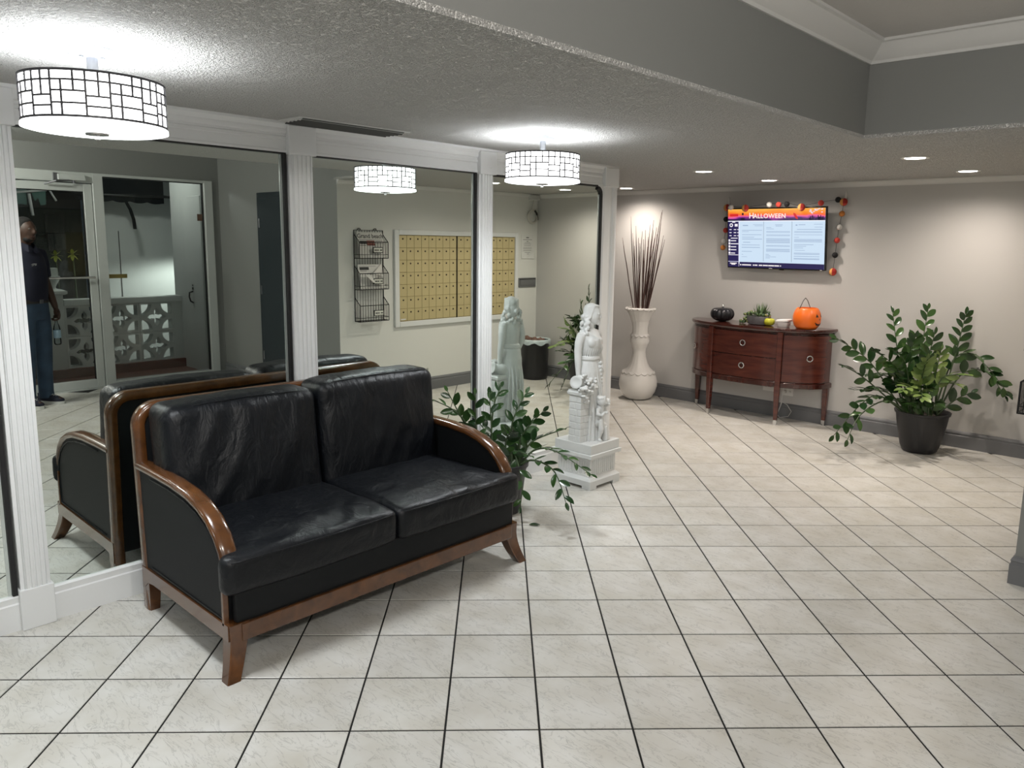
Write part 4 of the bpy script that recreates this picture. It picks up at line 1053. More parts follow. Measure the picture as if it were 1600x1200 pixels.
gt = [(-2.20, 2.055, 'felt_white', 0), (-2.045, 2.045, 'felt_tan', 1), (-1.80, 2.072, 'felt_white', 0), (-1.705, 2.072, 'felt_red', 0), (-1.625, 2.075, 'felt_black', 0), (-1.48, 2.043, 'felt_tan', 1), (-1.300, 2.078, 'felt_red', 0)]
gr = [(-1.205, 2.112, 'felt_black', 0), (-1.152, 2.090, 'felt_tan', 1), (-1.160, 1.985, 'felt_orange', 0), (-1.176, 1.865, 'felt_white', 0), (-1.186, 1.745, 'felt_red', 0), (-1.193, 1.610, 'felt_black', 0), (-1.202, 1.455, 'felt_tan', 1)]
def gy(x, top): return (YB - 0.185 if top else YB - 0.035)
bm = B()
tube(bm, [(x, YB - 0.035, z) for x, z, _, _ in gl], 0.0018, 5)
tube(bm, [(gl[-1][0], YB - 0.035, 2.07)] + [(x, YB - 0.175, z + 0.01) for x, z, _, _ in gt] + [(gr[0][0], YB - 0.05, gr[0][1]), (gr[1][0], YB - 0.035, gr[1][1])], 0.0018, 5)
tube(bm, [(x, YB - 0.035, z) for x, z, _, _ in gr[1:]], 0.0018, 5)
ob('string', bm, M['black_print'], ga)
for top, lst in ((0, gl), (1, gt), (0, gr)):
    for x, z, mm, corn in lst:
        y = gy(x, top); bm = B()
        if corn:
            ball(bm, (x, y, z), 0.036, 0.026, 0.036, 12, 8)
            for f in bm.faces:
                c = f.calc_center_median(); f.material_index = 0 if c.x < x - 0.004 else (1 if c.z > z - 0.01 else 2)
            ob('felt_candy', bm, [M['felt_tan'], M['felt_dark'], M['felt_red']], ga, True)
        else:
            ball(bm, (x, y, z), 0.0265, None, 0.0265, 12, 8)
            ob('felt_ball', bm, M[mm], ga, True)
M['clear_hook'] = mat('clear_white_plastic', (0.66, 0.64, 0.62), 0.25)
for x, z, lab in ((-2.322, 2.125, 'white adhesive hook above the left corner of the television'), (-1.150, 2.150, 'white adhesive hook above the right corner of the television')):
    bm = B(); ring_loft(bm, [[(x + w_ * math.cos(2*PI*k/10), YB - 0.001 - d * (1 if math.sin(2*PI*k/10) > 0 else 0) * math.sin(2*PI*k/10), zz) for k in range(10)] for zz, w_, d in ((z + 0.045, 0.003, 0.004), (z + 0.02, 0.010, 0.008), (z - 0.02, 0.016, 0.010), (z - 0.035, 0.010, 0.022), (z - 0.045, 0.004, 0.035))])
    tag(ob('wall_hook', bm, M['clear_hook'], None, True, at=(x, YB, z)), lab, 'hook')
# ------------------------------------------------------------------ sockets below the sideboard
M['socket'] = mat('white_socket_plate', (0.70, 0.69, 0.67), 0.4)
for x, z, lab in ((-1.770, 0.285, 'white socket plate on the wall left of the sideboard front leg'), (-1.565, 0.265, 'white socket plate with plugged cords below the sideboard')):
    t = thing('wall_socket', lab, 'socket', (x, YB, z))
    bm = B(); box(bm, x - 0.057, x + 0.057, YB - 0.006, YB, z - 0.04, z + 0.04, 0.002); ob('plate', bm, M['socket'], t)
    for dx in (-0.025, 0.025):
        bm = B(); box(bm, x + dx - 0.014, x + dx + 0.014, YB - 0.008, YB - 0.004, z - 0.02, z + 0.02); 
        for q in (-0.006, 0.006): box(bm, x + dx + q - 0.0015, x + dx + q + 0.0015, YB - 0.0085, YB - 0.007, z - 0.002, z + 0.010, mi=1)
        ob('outlet', bm, [M['socket'], M['black_print']], t)
t = thing('power_cord', 'thin white cord looping from the wall socket to the floor', 'cord', (-1.60, YB - 0.03, 0.0))
bm = B(); tube(bm, [(-1.590, YB - 0.012, 0.262), (-1.600, YB - 0.045, 0.22), (-1.612, YB - 0.045, 0.12), (-1.64, YB - 0.05, 0.03), (-1.60, YB - 0.07, 0.008), (-1.52, YB - 0.06, 0.03), (-1.50, YB - 0.04, 0.08), (-1.55, YB - 0.035, 0.14), (-1.602, YB - 0.035, 0.16), (-1.63, YB - 0.05, 0.06), (-1.66, YB - 0.07, 0.006), (-1.74, YB - 0.06, 0.005)], 0.003, 6); ob('cable', bm, M['socket'], t, True)
bm = B(); box(bm, -1.604, -1.578, YB - 0.032, YB - 0.008, 0.25, 0.275, 0.004); ob('plug', bm, M['socket'], t)
# ------------------------------------------------------------------ statue on a fluted pedestal
M['plaster'] = mat('white_painted_plaster', (0.63, 0.64, 0.63), 0.5, bump=(70, 0.12, 0.003))
PX, PY = -1.678, 2.366
st = thing('statue', 'white plaster statue of a draped woman leaning on a brick pillar, on a fluted pedestal', 'statue', (PX, PY, 0))
hw = 0.170
# pedestal: footed base, fluted body, cap
bm = B()
for sx in (-1, 1):
    for sy in (-1, 1): box(bm, PX + sx * hw - (0.075 if sx > 0 else 0), PX + sx * hw + (0.075 if sx < 0 else 0), PY + sy * hw - (0.075 if sy > 0 else 0), PY + sy * hw + (0.075 if sy < 0 else 0), 0, 0.026, 0.003)
ring_loft(bm, [[(PX + a * w_, PY + b_ * w_, z) for a, b_ in ((-1,-1),(1,-1),(1,1),(-1,1))] for z, w_ in ((0.022, hw), (0.060, hw), (0.072, hw - 0.012), (0.082, hw - 0.026))])
ob('pedestal_base', bm, M['plaster'], st)
bw_ = hw - 0.026; fl = []
def fluted_side(n=11):
    p = []
    for i in range(n):
        a = -bw_ + 0.016 + (2 * bw_ - 0.032) * i / n; b_ = -bw_ + 0.016 + (2 * bw_ - 0.032) * (i + 1) / n; m_ = (b_ - a)
        p += [(a + m_ * 0.22, 0), (a + m_ * 0.36, -0.007), (a + m_ * 0.64, -0.007), (a + m_ * 0.78, 0)]
    return p
def outline(depth):
    q = []
    for s in range(4):
        ca, sa = math.cos(s * PI/2), math.sin(s * PI/2)
        q.append((-bw_, -bw_, s)); 
        for t_, d in fluted_side(): q.append((t_, -bw_ - d * depth, s))
    return [(PX + x * math.cos(s * PI/2) - y * math.sin(s * PI/2), PY + x * math.sin(s * PI/2) + y * math.cos(s * PI/2)) for x, y, s in q]
bm = B(); ring_loft(bm, [[(x, y, z) for x, y in outline(d)] for z, d in ((0.082, 0), (0.094, 0), (0.096, 1), (0.196, 1), (0.198, 0), (0.210, 0))]); ob('pedestal_body', bm, M['plaster'], st)
bm = B(); ring_loft(bm, [[(PX + a * w_, PY + b_ * w_, z) for a, b_ in ((-1,-1),(1,-1),(1,1),(-1,1))] for z, w_ in ((0.208, bw_), (0.216, hw - 0.006), (0.222, hw + 0.004), (0.246, hw + 0.004), (0.249, hw))]); ob('pedestal_cap', bm, M['plaster'], st)
bm = B(); box(bm, PX - 0.163, PX + 0.163, PY - 0.163, PY + 0.163, 0.249, 0.315, 0.004); ob('slab', bm, M['plaster'], st)
# woman
def limb(bm, pts, rad, seg=12): tube(bm, pts, rad, seg)
bm = B(); ox, oy = -1.690, 2.378
def torso(rings, seg=40, pleat=None):
    R_ = []
    for z, cx, cy, rx, ry, pl in rings:
        r = []
        for k in range(seg):
            a = 2*PI*k/seg; f_ = 1 + pl * math.sin(a * 11 + z * 6) 
            r.append((cx + rx * f_ * math.cos(a), cy + ry * f_ * math.sin(a), z))
        R_.append(r)
    ring_loft(bm, R_)
torso([(0.300, ox + .012, oy, .098, .108, .045), (0.36, ox + .010, oy, .092, .104, .050), (0.46, ox + .006, oy, .086, .100, .050), (0.58, ox + .004, oy, .083, .097, .045), (0.70, ox, oy, .081, .096, .035), (0.80, ox - .002, oy, .078, .094, .02), (0.86, ox - .002, oy, .066, .078, .015), (0.895, ox, oy, .055, .065, 0), (0.93, ox + .004, oy, .058, .068, 0), (0.98, ox + .010, oy, .070, .076, 0), (1.02, ox + .012, oy, .070, .080, 0), (1.06, ox + .002, oy, .050, .086, 0), (1.085, ox - .004, oy, .036, .064, 0), (1.10, ox - .004, oy, .028, .034, 0)])
for s in (-1, 1): ball(bm, (ox + .050, oy + s * .034, 1.004), .028, .040, .040, 14, 10)
ring_loft(bm, [[(ox + .002 + (rx + .004) * math.cos(2*PI*k/32), oy + (ry + .004) * math.sin(2*PI*k/32), z) for k in range(32)] for z, rx, ry in ((0.880, .060, .071), (0.886, .066, .077), (0.906, .062, .072), (0.912, .052, .060))])
limb(bm, [(ox - .004, oy, 1.07), (ox + .002, oy + .003, 1.145)], [.030, .026])
hc = Vector((ox + .014, oy + .008, 1.195))
fdir = Vector((0.86, 0.48, -0.10)).normalized(); sdir = fdir.cross(Vector((0, 0, 1))).normalized(); udir = sdir.cross(fdir)
rotm = Matrix((fdir, -sdir, udir)).transposed()
ball(bm, hc, .056, .047, .066, 18, 14, rotm); ball(bm, hc + fdir * .018 - udir * .036, .036, .031, .034, 12, 8, rotm)
def at(f_, s_, u_): return hc + fdir * f_ + sdir * s_ + udir * u_
tube(bm, [at(.050, 0, .018), at(.056, 0, -.002), at(.060, 0, -.012), at(.054, 0, -.018)], [.006, .008, .009, .006], 8)
ball(bm, at(.050, 0, -.036), .008, .013, .006, 8, 6, rotm); ball(bm, at(.046, 0, -.058), .012, .014, .012, 8, 6, rotm)
for s in (-1, 1):
    ball(bm, at(.044, s * .020, .012), .009, .011, .008, 8, 6, rotm); ball(bm, at(-.004, s * .047, -.006), .010, .007, .016, 8, 6, rotm)
# hair: combed cap with a fringe, curls falling behind and beside the neck
ball(bm, at(-.014, 0, .026), .058, .052, .054, 18, 12, rotm); ball(bm, at(-.042, 0, -.030), .030, .046, .060, 14, 10, rotm)
rnd = random.Random(5)
for k in range(11):      # waves combed back from the brow on both sides
    h = .066 - .0085 * k
    for sd in (-1, 1):
        tube(bm, [at(.036 - .0035 * k, sd * (.006 + .0030 * k), h), at(.012 - .002 * k, sd * (.040 + .0012 * k), h - .002), at(-.030, sd * .050, h - .014), at(-.060, sd * .024, h - .026)], [.0050, .0072, .0080, .0080], 6)
for k in range(24):
    a = rnd.uniform(1.75, 4.53); h = rnd.uniform(-.125, -.01); rr = .046 + .022 * rnd.random()
    ball(bm, at(rr * math.cos(a) * .9 - .016, rr * math.sin(a) * 1.1, h), .015, .015, .018, 8, 6)
for s in (-1, 1):
    for k in range(6): ball(bm, at(-.022 + .012 * (k % 2), s * (.054 + .006 * k), -.035 - .018 * k), .013, .013, .015, 8, 6)
# arms, right one reaching down to the jug, left one along the dress
limb(bm, [(ox - .002, oy - .060, 1.066), (ox - .004, oy - .094, 1.052), (ox - .012, oy - .106, 1.00), (ox - .014, oy - .112, .94), (ox - .008, oy - .116, .88), (ox - .002, oy - .118, .80), (ox + .002, oy - .118, .765)], [.026, .032, .030, .026, .024, .018, .016])
ball(bm, (ox + .006, oy - .118, .742), .020, .016, .030, 10, 8)
for q in range(4): tube(bm, [(ox + .006 - .016 + .010 * q, oy - .118, .735), (ox + .008 - .018 + .012 * q, oy - .120, .700), (ox + .010 - .02 + .012 * q, oy - .114, .684)], [.007, .006, .005], 6)
tube(bm, [(ox + .018, oy - .112, .748), (ox + .032, oy - .106, .72), (ox + .034, oy - .104, .705)], [.007, .006, .005], 6)
limb(bm, [(ox - .002, oy + .060, 1.066), (ox - .004, oy + .094, 1.050), (ox - .012, oy + .108, .99), (ox - .008, oy + .112, .93), (ox + .022, oy + .104, .86), (ox + .044, oy + .088, .81)], [.026, .031, .028, .025, .020, .016])
ball(bm, (ox + .054, oy + .082, .792), .018, .018, .024, 10, 8)
for q in range(4): tube(bm, [(ox + .052 + .006 * q, oy + .090 - .008 * q, .786), (ox + .056 + .006 * q, oy + .088 - .008 * q, .752)], [.0065, .005], 6)
tube(bm, [(ox + .058, oy + .062, .798), (ox + .066, oy + .058, .775)], [.0065, .005], 6)
# sash knots down the front of the dress, drape over one shoulder
for k in range(7): ball(bm, (ox + .078 - .002 * k, oy + .030 + .006 * k, .86 - .028 * k), .013, .013, .014, 8, 6)
tube(bm, [(ox - .030, oy - .078, 1.080), (ox + .030, oy - .050, 1.075), (ox + .075, oy + .000, 1.030), (ox + .070, oy + .050, .965), (ox + .040, oy + .072, .92)], [.011, .011, .010, .010, .009], 8)
tube(bm, [(ox + .06, oy - .07, .40), (ox + .078, oy - .02, .37), (ox + .08, oy + .04, .36)], [.012, .012, .012], 8)
for k in range(17):      # hanging folds of the skirt
    a = 2*PI*k/17 + .1 * math.sin(k * 5.1); pts = []
    for q in range(9):
        t_ = q / 8; z = .865 - .55 * t_; rx = .064 + .030 * min(1, t_ * 2.2) + .008 * t_; ry = .076 + .026 * min(1, t_ * 2.2) + .006 * t_; aa = a + .12 * math.sin(2.2 * t_ + k)
        pts.append((ox + .006 * t_ + rx * math.cos(aa), oy + ry * math.sin(aa), z))
    tube(bm, pts, [.003 + .0062 * min(1, q / 4) for q in range(9)], 6)
wm = remeshed(bm, 0.0038, 1); ob('woman', wm, M['plaster'], st, True)
# folds of the bodice
bm = B()
for k in range(14):
    a = -1.7 + 3.1 * k / 13; tube(bm, [(ox + .004 + .057 * math.cos(a), oy + .066 * math.sin(a), .906), (ox + .007 + .062 * math.cos(a), oy + .071 * math.sin(a), .945), (ox + .010 + .066 * math.cos(a * .9), oy + .074 * math.sin(a * .9), .985)], [.004, .0032, .001], 6)
ob('bodice_folds', bm, M['plaster'], st, True); 
# brick pillar beside her: core plus single bricks
qx, qy = -1.672, 2.262; ph = 0.052
pl_ = None
bm = B(); box(bm, qx - ph + .004, qx + ph - .004, qy - ph + .004, qy + ph - .004, 0.313, 0.655); pl_ = ob('brick_pillar', bm, M['plaster'], st)
nrow = 7
for r in range(nrow):
    z0 = 0.315 + r * 0.047; z1 = z0 + 0.0435; off = 0.0 if r % 2 else 0.018
    for (x0, x1, y0, y1) in ((qx - ph, qx + off - .0015, qy - ph, qy + ph), (qx + off + .0015, qx + ph, qy - ph, qy - .010 + off), (qx + off + .0015, qx + ph, qy - .007 + off, qy + ph)):
        j = (random.random() - .5) * .0015
        bm = B(); box(bm, x0 - j, x1 + j, y0 - j, y1 + j, z0, z1, 0.0025, 1); ob('brick', bm, M['plaster'], pl_)
bm = B(); ring_loft(bm, [[(qx + a * w_, qy + b_ * w_, z) for a, b_ in ((-1,-1),(1,-1),(1,1),(-1,1))] for z, w_ in ((0.642, ph), (0.652, ph + .010), (0.668, ph + .012), (0.676, ph + .004), (0.684, ph + .006))]); ob('pillar_cap', bm, M['plaster'], st)
# jug lying on the pillar, flowers spilling out of it
bm = B(); jr = []
jd = Vector((0.25, -0.86, 0.20)).normalized(); js, ju = frame_of(jd); jc = Vector((qx - .012, qy + .005, 0.725))
for t_, r in ((-.055, .004), (-.050, .034), (-.025, .050), (.010, .047), (.035, .032), (.050, .034), (.062, .046), (.066, .044), (.052, .026)):
    jr.append([jc + jd * t_ + (js * math.cos(2*PI*k/20) + ju * math.sin(2*PI*k/20)) * r for k in range(20)])
ring_loft(bm, jr); ob('jug', bm, M['plaster'], st, True)
bm = B(); rnd = random.Random(9)
def flower(bm, c, r):
    ball(bm, c, r * .38, None, None, 8, 6)
    for k in range(6):
        a = 2*PI*k/6 + rnd.random(); d = Vector((math.cos(a) * .8 + .25, math.sin(a) * .8 - .15, rnd.uniform(-.5, .6))).normalized()
        ball(bm, c + d * r * .72, r * .42, r * .42, r * .30, 8, 6)
for c, r in (((qx + .055, qy - .040, .700), .036), ((qx + .066, qy + .004, .676), .038), ((qx + .062, qy - .030, .640), .032), ((qx + .056, qy + .050, .708), .036), ((qx + .030, qy + .040, .752), .036), ((qx + .055, qy + .078, .742), .030), ((qx + .024, qy - .004, .775), .032), ((qx + .058, qy + .084, .694), .028), ((qx + .052, qy + .046, .655), .030), ((qx + .02, qy + .07, .788), .026), ((qx + .050, qy + .020, .735), .030), ((qx + .060, qy - .008, .606), .026)):
    flower(bm, Vector(c), r)
fm = remeshed(bm, 0.004, 1); ob('flowers', fm, M['plaster'], st, True)
# crouching child holding its knee, small wings
kx, ky = -1.588, 2.392
bm = B()
ball(bm, (kx + .014, ky - .006, .595), .036, .034, .038, 14, 10); ball(bm, (kx + .044, ky + .006, .582), .010, .010, .010, 8, 6)
for k in range(14):
    a = rnd.uniform(0, 6.28); ball(bm, (kx + .010 + .026 * math.cos(a), ky - .006 + .026 * math.sin(a), .612 + .014 * rnd.random()), .012, None, None, 7, 5)
limb(bm, [(kx + .006, ky, .56), (kx - .010, ky + .004, .50), (kx - .016, ky + .006, .44)], [.026, .036, .036])
limb(bm, [(kx - .010, ky - .022, .425), (kx + .030, ky - .030, .455), (kx + .036, ky - .032, .40), (kx + .020, ky - .032, .345), (kx + .016, ky - .032, .325)], [.026, .023, .020, .015, .012])
limb(bm, [(kx + .014, ky - .032, .324), (kx + .050, ky - .040, .319)], [.013, .010])
limb(bm, [(kx - .010, ky + .024, .425), (kx + .020, ky + .034, .41), (kx + .024, ky + .036, .36), (kx + .010, ky + .036, .325)], [.026, .023, .018, .012])
limb(bm, [(kx + .010, ky + .036, .324), (kx + .048, ky + .044, .319)], [.013, .010])
limb(bm, [(kx + .002, ky - .030, .545), (kx + .016, ky - .048, .505), (kx + .040, ky - .034, .500), (kx + .046, ky - .010, .520)], [.017, .015, .013, .011])
limb(bm, [(kx + .002, ky + .030, .545), (kx + .022, ky + .040, .510), (kx + .044, ky + .016, .515)], [.017, .015, .012])
ball(bm, (kx + .020, ky + .046, .586), .026, .028, .024, 12, 8); limb(bm, [(kx + .0, ky + .046, .575), (kx + .02, ky + .046, .562), (kx + .044, ky + .04, .58)], [.014, .016, .012])
limb(bm, [(kx + .030, ky + .016, .42), (kx + .034, ky + .022, .36), (kx + .030, ky + .020, .318)], [.018, .022, .028])
cm_ = remeshed(bm, 0.0038, 2); ch = ob('child_figure', cm_, M['plaster'], st, True)
for s in (-1, 1):
    bm = B(); ring_loft(bm, [[(kx - .030 - .4 * a_ * .06, ky + s * (.012 + a_ * .05), .535 + b_ - .04 * a_) for a_, b_ in ((0, .014 * q), (.5, .028 * q), (1, .012 * q), (1.1, -.012 * q), (.6, -.03 * q), (.1, -.022 * q))] for q in (1.0,)] * 1 + [[(kx - .038 - .4 * a_ * .06, ky + s * (.012 + a_ * .05), .535 + b_ - .04 * a_) for a_, b_ in ((0, .014), (.5, .028), (1, .012), (1.1, -.012), (.6, -.03), (.1, -.022))]]); ob('wing', bm, M['plaster'], ch)

# ------------------------------------------------------------------ potted leafy plants
def leaf_material(name, c0, c1, rough=0.22):
    m = mat(name, c0, rough, 0.0, 0.5); nt = m.node_tree; b = nt.nodes['Principled BSDF']
    oi = nt.nodes.new('ShaderNodeObjectInfo'); cr = nt.nodes.new('ShaderNodeValToRGB')
    cr.color_ramp.elements[0].color = (*c0, 1); cr.color_ramp.elements[1].color = (*c1, 1); cr.color_ramp.elements[0].position = 0.25
    nt.links.new(oi.outputs['Random'], cr.inputs['Fac']); nt.links.new(cr.outputs[0], b.inputs['Base Color']); return m
M['leaf'] = leaf_material('glossy_dark_leaf', (0.014, 0.042, 0.012), (0.042, 0.095, 0.024))
M['leaf_pale'] = leaf_material('glossy_pale_leaf', (0.085, 0.150, 0.035), (0.190, 0.265, 0.075), 0.3)
M['stem'] = mat('green_stem', (0.045, 0.075, 0.030), 0.45)
M['pot'] = mat('black_plastic_pot', (0.014, 0.014, 0.016), 0.42, bump=(120, 0.1, 0.001))
M['soil'] = mat('dark_soil', (0.022, 0.016, 0.011), 0.95, bump=(90, 0.8, 0.01))
def leaf_mesh(name, L, W, fold, curl, m):
    bm = B(); n = 6; rows = []
    for i in range(n + 1):
        t = i / n; w_ = W * math.sin(PI * min(0.985, (t * 0.97 + 0.02) ** 1.12)) ** 0.62; x = L * t; z = -curl * t * t * L
        rows.append([bm.verts.new((x, s * w_ / 2, z + abs(s) * fold * w_)) for s in (-1, 0, 1)])
    for a, b_ in zip(rows, rows[1:]):
        for k in (0, 1): bm.faces.new((a[k], b_[k], b_[k+1], a[k+1]))
    bmesh.ops.recalc_face_normals(bm, faces=bm.faces)
    me = bpy.data.meshes.new(name); bm.to_mesh(me); bm.free(); me.materials.append(m)
    me.polygons.foreach_set('use_smooth', [True] * len(me.polygons)); return me
LV = [leaf_mesh('leaf', 1.0, 0.50, 0.14, 0.10, M['leaf']), leaf_mesh('leaf', 1.0, 0.46, 0.20, 0.25, M['leaf']), leaf_mesh('leaf', 1.0, 0.54, 0.08, 0.0, M['leaf'])]
LP = [leaf_mesh('leaf', 1.0, 0.44, 0.16, 0.10, M['leaf_pale']), leaf_mesh('leaf', 1.0, 0.48, 0.12, 0.2, M['leaf_pale'])]
def bez(ps, t):
    ps = [Vector(p) for p in ps]
    while len(ps) > 1: ps = [a.lerp(b_, t) for a, b_ in zip(ps, ps[1:])]
    return ps[0]
def catmull(ps, t):
    n = len(ps) - 1; x = min(t * n, n - 1e-6); i = int(x); f_ = x - i
    p0, p1, p2, p3 = (ps[max(0, i-1)], ps[i], ps[i+1], ps[min(n, i+2)])
    return 0.5 * ((2*p1) + (p2-p0) * f_ + (2*p0 - 5*p1 + 4*p2 - p3) * f_*f_ + (3*p1 - p0 - 3*p2 + p3) * f_**3)
def zz_plant(t, center, rim_z, fronds, leafL, seed, pale=(), r0=0.09, xmin=None, ymax=None, dens=0.72):
    rnd = random.Random(seed); c = Vector(center); count = 0
    for fi, (pts, n) in enumerate(fronds):
        n = max(5, round(n * dens))
        if ymax: pts = [(x, min(y, ymax - 0.08), z) for x, y, z in pts]
        tip = Vector(pts[-1]); d = Vector((pts[0][0], pts[0][1], 0)) - Vector((c.x, c.y, 0))
        if d.length > 1e-3: d = d.normalized() * min(d.length, r0) 
        base = Vector((c.x + d.x, c.y + d.y, rim_z - 0.03)) + Vector((rnd.uniform(-.02, .02), rnd.uniform(-.02, .02), 0))
        ctrl = [base, base + Vector((0, 0, 0.05)) + d * 0.3] + [Vector(p) for p in pts]
        if len(pts) == 2: path = [catmull([base] + [Vector(p) for p in pts], k / 12) for k in range(13)]
        else: path = [catmull([base] + [Vector(p) for p in pts], k / 16) for k in range(17)]
        N = len(path)
        bm = B(); tube(bm, path, [0.0085 * (1 - 0.72 * k / (N - 1)) for k in range(N)], 6)
        so = ob('stem', bm, M['stem'], t, True)
        ln = sum((path[k+1] - path[k]).length for k in range(N - 1))
        start = 0.34 if ln > 0.35 else 0.12
        for k in range(n):
            tt = start + (1 - start) * (k + 0.5) / n
            x = tt * (N - 1); i = min(int(x), N - 2); p = path[i].lerp(path[i+1], x - i)
            tan = (path[i+1] - path[i]).normalized()
            up = Vector((0, 0, 1)) if abs(tan.z) < 0.85 else (Vector((CAMPOS.x, CAMPOS.y, 0)) - Vector((p.x, p.y, 0))).normalized()
            side = tan.cross(up).normalized()
            # a frond that climbs shows its leaf plane to the room
            if abs(tan.z) > 0.5:
                view = Vector((0.67, -0.72, 0.15)); side = (tan.cross(view)).normalized()
            nrm = side.cross(tan).normalized()
            sg = 1 if k % 2 else -1
            dirv = (side * sg * 0.85 + tan * (0.55 + 0.5 * tt) + nrm * rnd.uniform(-0.05, 0.35)).normalized()
            if k == n - 1: dirv = (tan + nrm * .1).normalized()
            zax = (nrm + side * rnd.uniform(-.35, .35) + Vector((0, 0, .25))).normalized(); yax = zax.cross(dirv).normalized(); zax = dirv.cross(yax).normalized()
            L = leafL * (0.72 + 0.55 * math.sin(PI * min(1, 0.15 + 0.8 * tt))) * rnd.uniform(0.85, 1.12) * (0.8 if k == n - 1 else 1)
            tipp = p + dirv * L
            if ymax and tipp.y > ymax: dirv.y -= (tipp.y - ymax) / L; dirv.normalize(); yax = zax.cross(dirv).normalized(); zax = dirv.cross(yax)
            if xmin and tipp.x < xmin: dirv.x += (xmin - tipp.x) / L; dirv.normalize(); yax = zax.cross(dirv).normalized(); zax = dirv.cross(yax)
            pool = LP if fi in pale else LV
            me = pool[rnd.randrange(len(pool))]
            lo = bpy.data.objects.new('leaf', me); COL.objects.link(lo); lo.parent = so
            q = p - ORG[t.name]
            lo.matrix_local = Matrix(((dirv.x * L, yax.x * L, zax.x * L, q.x), (dirv.y * L, yax.y * L, zax.y * L, q.y), (dirv.z * L, yax.z * L, zax.z * L, q.z), (0, 0, 0, 1)))
            count += 1
    return count
BIG = [
    ([(-0.595, 4.785, 0.732), (-0.845, 4.631, 0.93)], 16),
    ([(-0.593, 4.658, 0.617), (-0.714, 4.499, 0.721)], 14),
    ([(-0.448, 4.973, 0.806), (-0.538, 5.034, 1.151)], 13),
    ([(-0.297, 5.069, 0.77), (-0.306, 5.19, 1.192)], 16),
    ([(-0.078, 5.252, 0.83), (-0.044, 5.33, 1.158)], 15),
    ([(-0.088, 5.254, 0.775), (0.082, 5.33, 0.798), (0.327, 5.33, 0.529)], 15),
    ([(-0.015, 5.202, 0.655), (0.148, 5.293, 0.692), (0.305, 5.329, 0.507)], 14),
    ([(-0.029, 5.143, 0.445), (0.087, 5.2, 0.53)], 8),
    ([(-0.462, 4.681, 0.482), (-0.534, 4.465, 0.437), (-0.635, 4.179, 0.193)], 16),
    ([(-0.435, 4.746, 0.509), (-0.611, 4.485, 0.54)], 10),
    ([(-0.403, 4.66, 0.456), (-0.496, 4.347, 0.367), (-0.495, 4.101, 0.192)], 9),
    ([(-0.362, 4.783, 0.685), (-0.49, 4.533, 0.869)], 16),
    ([(-0.323, 4.798, 0.741), (-0.366, 4.583, 0.888)], 14),
    ([(-0.215, 4.875, 0.641), (-0.16, 4.759, 0.817)], 14),
    ([(-0.167, 5.055, 0.625), (-0.143, 5.062, 0.868)], 14),
    ([(-0.101, 4.982, 0.643), (0.132, 5.0, 0.687)], 12),
    ([(-0.255, 4.787, 0.567), (-0.262, 4.54, 0.572)], 12),
    ([(-0.188, 4.811, 0.547), (-0.122, 4.59, 0.524)], 12),
    ([(-0.409, 4.885, 0.56), (-0.496, 4.821, 0.637)], 12),
    ([(-0.223, 5.075, 0.643), (-0.346, 5.007, 0.851)], 14),
    ([(-0.141, 5.067, 0.574), (-0.012, 5.12, 0.585)], 10),
    ([(-0.357, 4.945, 0.614), (-0.613, 4.712, 0.635)], 12),
    ([(-0.341, 4.927, 0.779), (-0.309, 4.93, 0.968)], 14),
    ([(-0.219, 4.996, 0.733), (-0.183, 4.985, 1.002)], 12),
]
SMALL = [
    ([(-1.844, 1.305, 0.609), (-1.959, 1.155, 0.726)], 9),
    ([(-1.842, 1.331, 0.564), (-1.931, 1.261, 0.776)], 9),
    ([(-1.757, 1.36, 0.493), (-1.762, 1.347, 0.769)], 11),
    ([(-1.707, 1.44, 0.488), (-1.734, 1.441, 0.761)], 12),
    ([(-1.738, 1.479, 0.641), (-1.718, 1.531, 0.792)], 9),
    ([(-1.64, 1.553, 0.563), (-1.599, 1.634, 0.755)], 12),
    ([(-1.553, 1.55, 0.497), (-1.438, 1.625, 0.667)], 12),
    ([(-1.488, 1.568, 0.465), (-1.293, 1.67, 0.572)], 12),
    ([(-1.441, 1.547, 0.43), (-1.266, 1.553, 0.451), (-1.026, 1.591, 0.35)], 18),
    ([(-1.437, 1.515, 0.372), (-1.245, 1.503, 0.348), (-1.084, 1.434, 0.195)], 14),
    ([(-1.576, 1.489, 0.422), (-1.465, 1.461, 0.248), (-1.409, 1.388, 0.097)], 10),
    ([(-1.553, 1.408, 0.482), (-1.433, 1.338, 0.596)], 12),
    ([(-1.551, 1.435, 0.437), (-1.332, 1.482, 0.511)], 12),
    ([(-1.58, 1.408, 0.437), (-1.569, 1.261, 0.506)], 9),
    ([(-1.558, 1.47, 0.47), (-1.539, 1.391, 0.655)], 12),
    ([(-1.714, 1.458, 0.442), (-1.821, 1.393, 0.599)], 9),
    ([(-1.579, 1.55, 0.451), (-1.509, 1.617, 0.616)], 12),
    ([(-1.484, 1.394, 0.438), (-1.266, 1.326, 0.468)], 10),
    ([(-1.633, 1.46, 0.58), (-1.552, 1.459, 0.705)], 10),
]
bp_ = thing('potted_plant', 'large glossy leaved plant in a black pot by the back wall', 'plant', (-0.228, 5.030, 0))
bx, by = -0.228, 5.030
bm = B(); lathe(bm, [(0.0, 0.0), (0.118, 0.0), (0.134, 0.012), (0.150, 0.05), (0.190, 0.24), (0.202, 0.322), (0.212, 0.325), (0.216, 0.345), (0.204, 0.347), (0.194, 0.330), (0.186, 0.300), (0.0, 0.298)], bx, by, 40, False, False); ob('pot', bm, M['pot'], bp_, True, ang=50)
bm = B(); lathe(bm, [(0.0, 0.318), (0.10, 0.316), (0.192, 0.306)], bx, by, 24, False, False); ob('soil', bm, M['soil'], bp_, True)
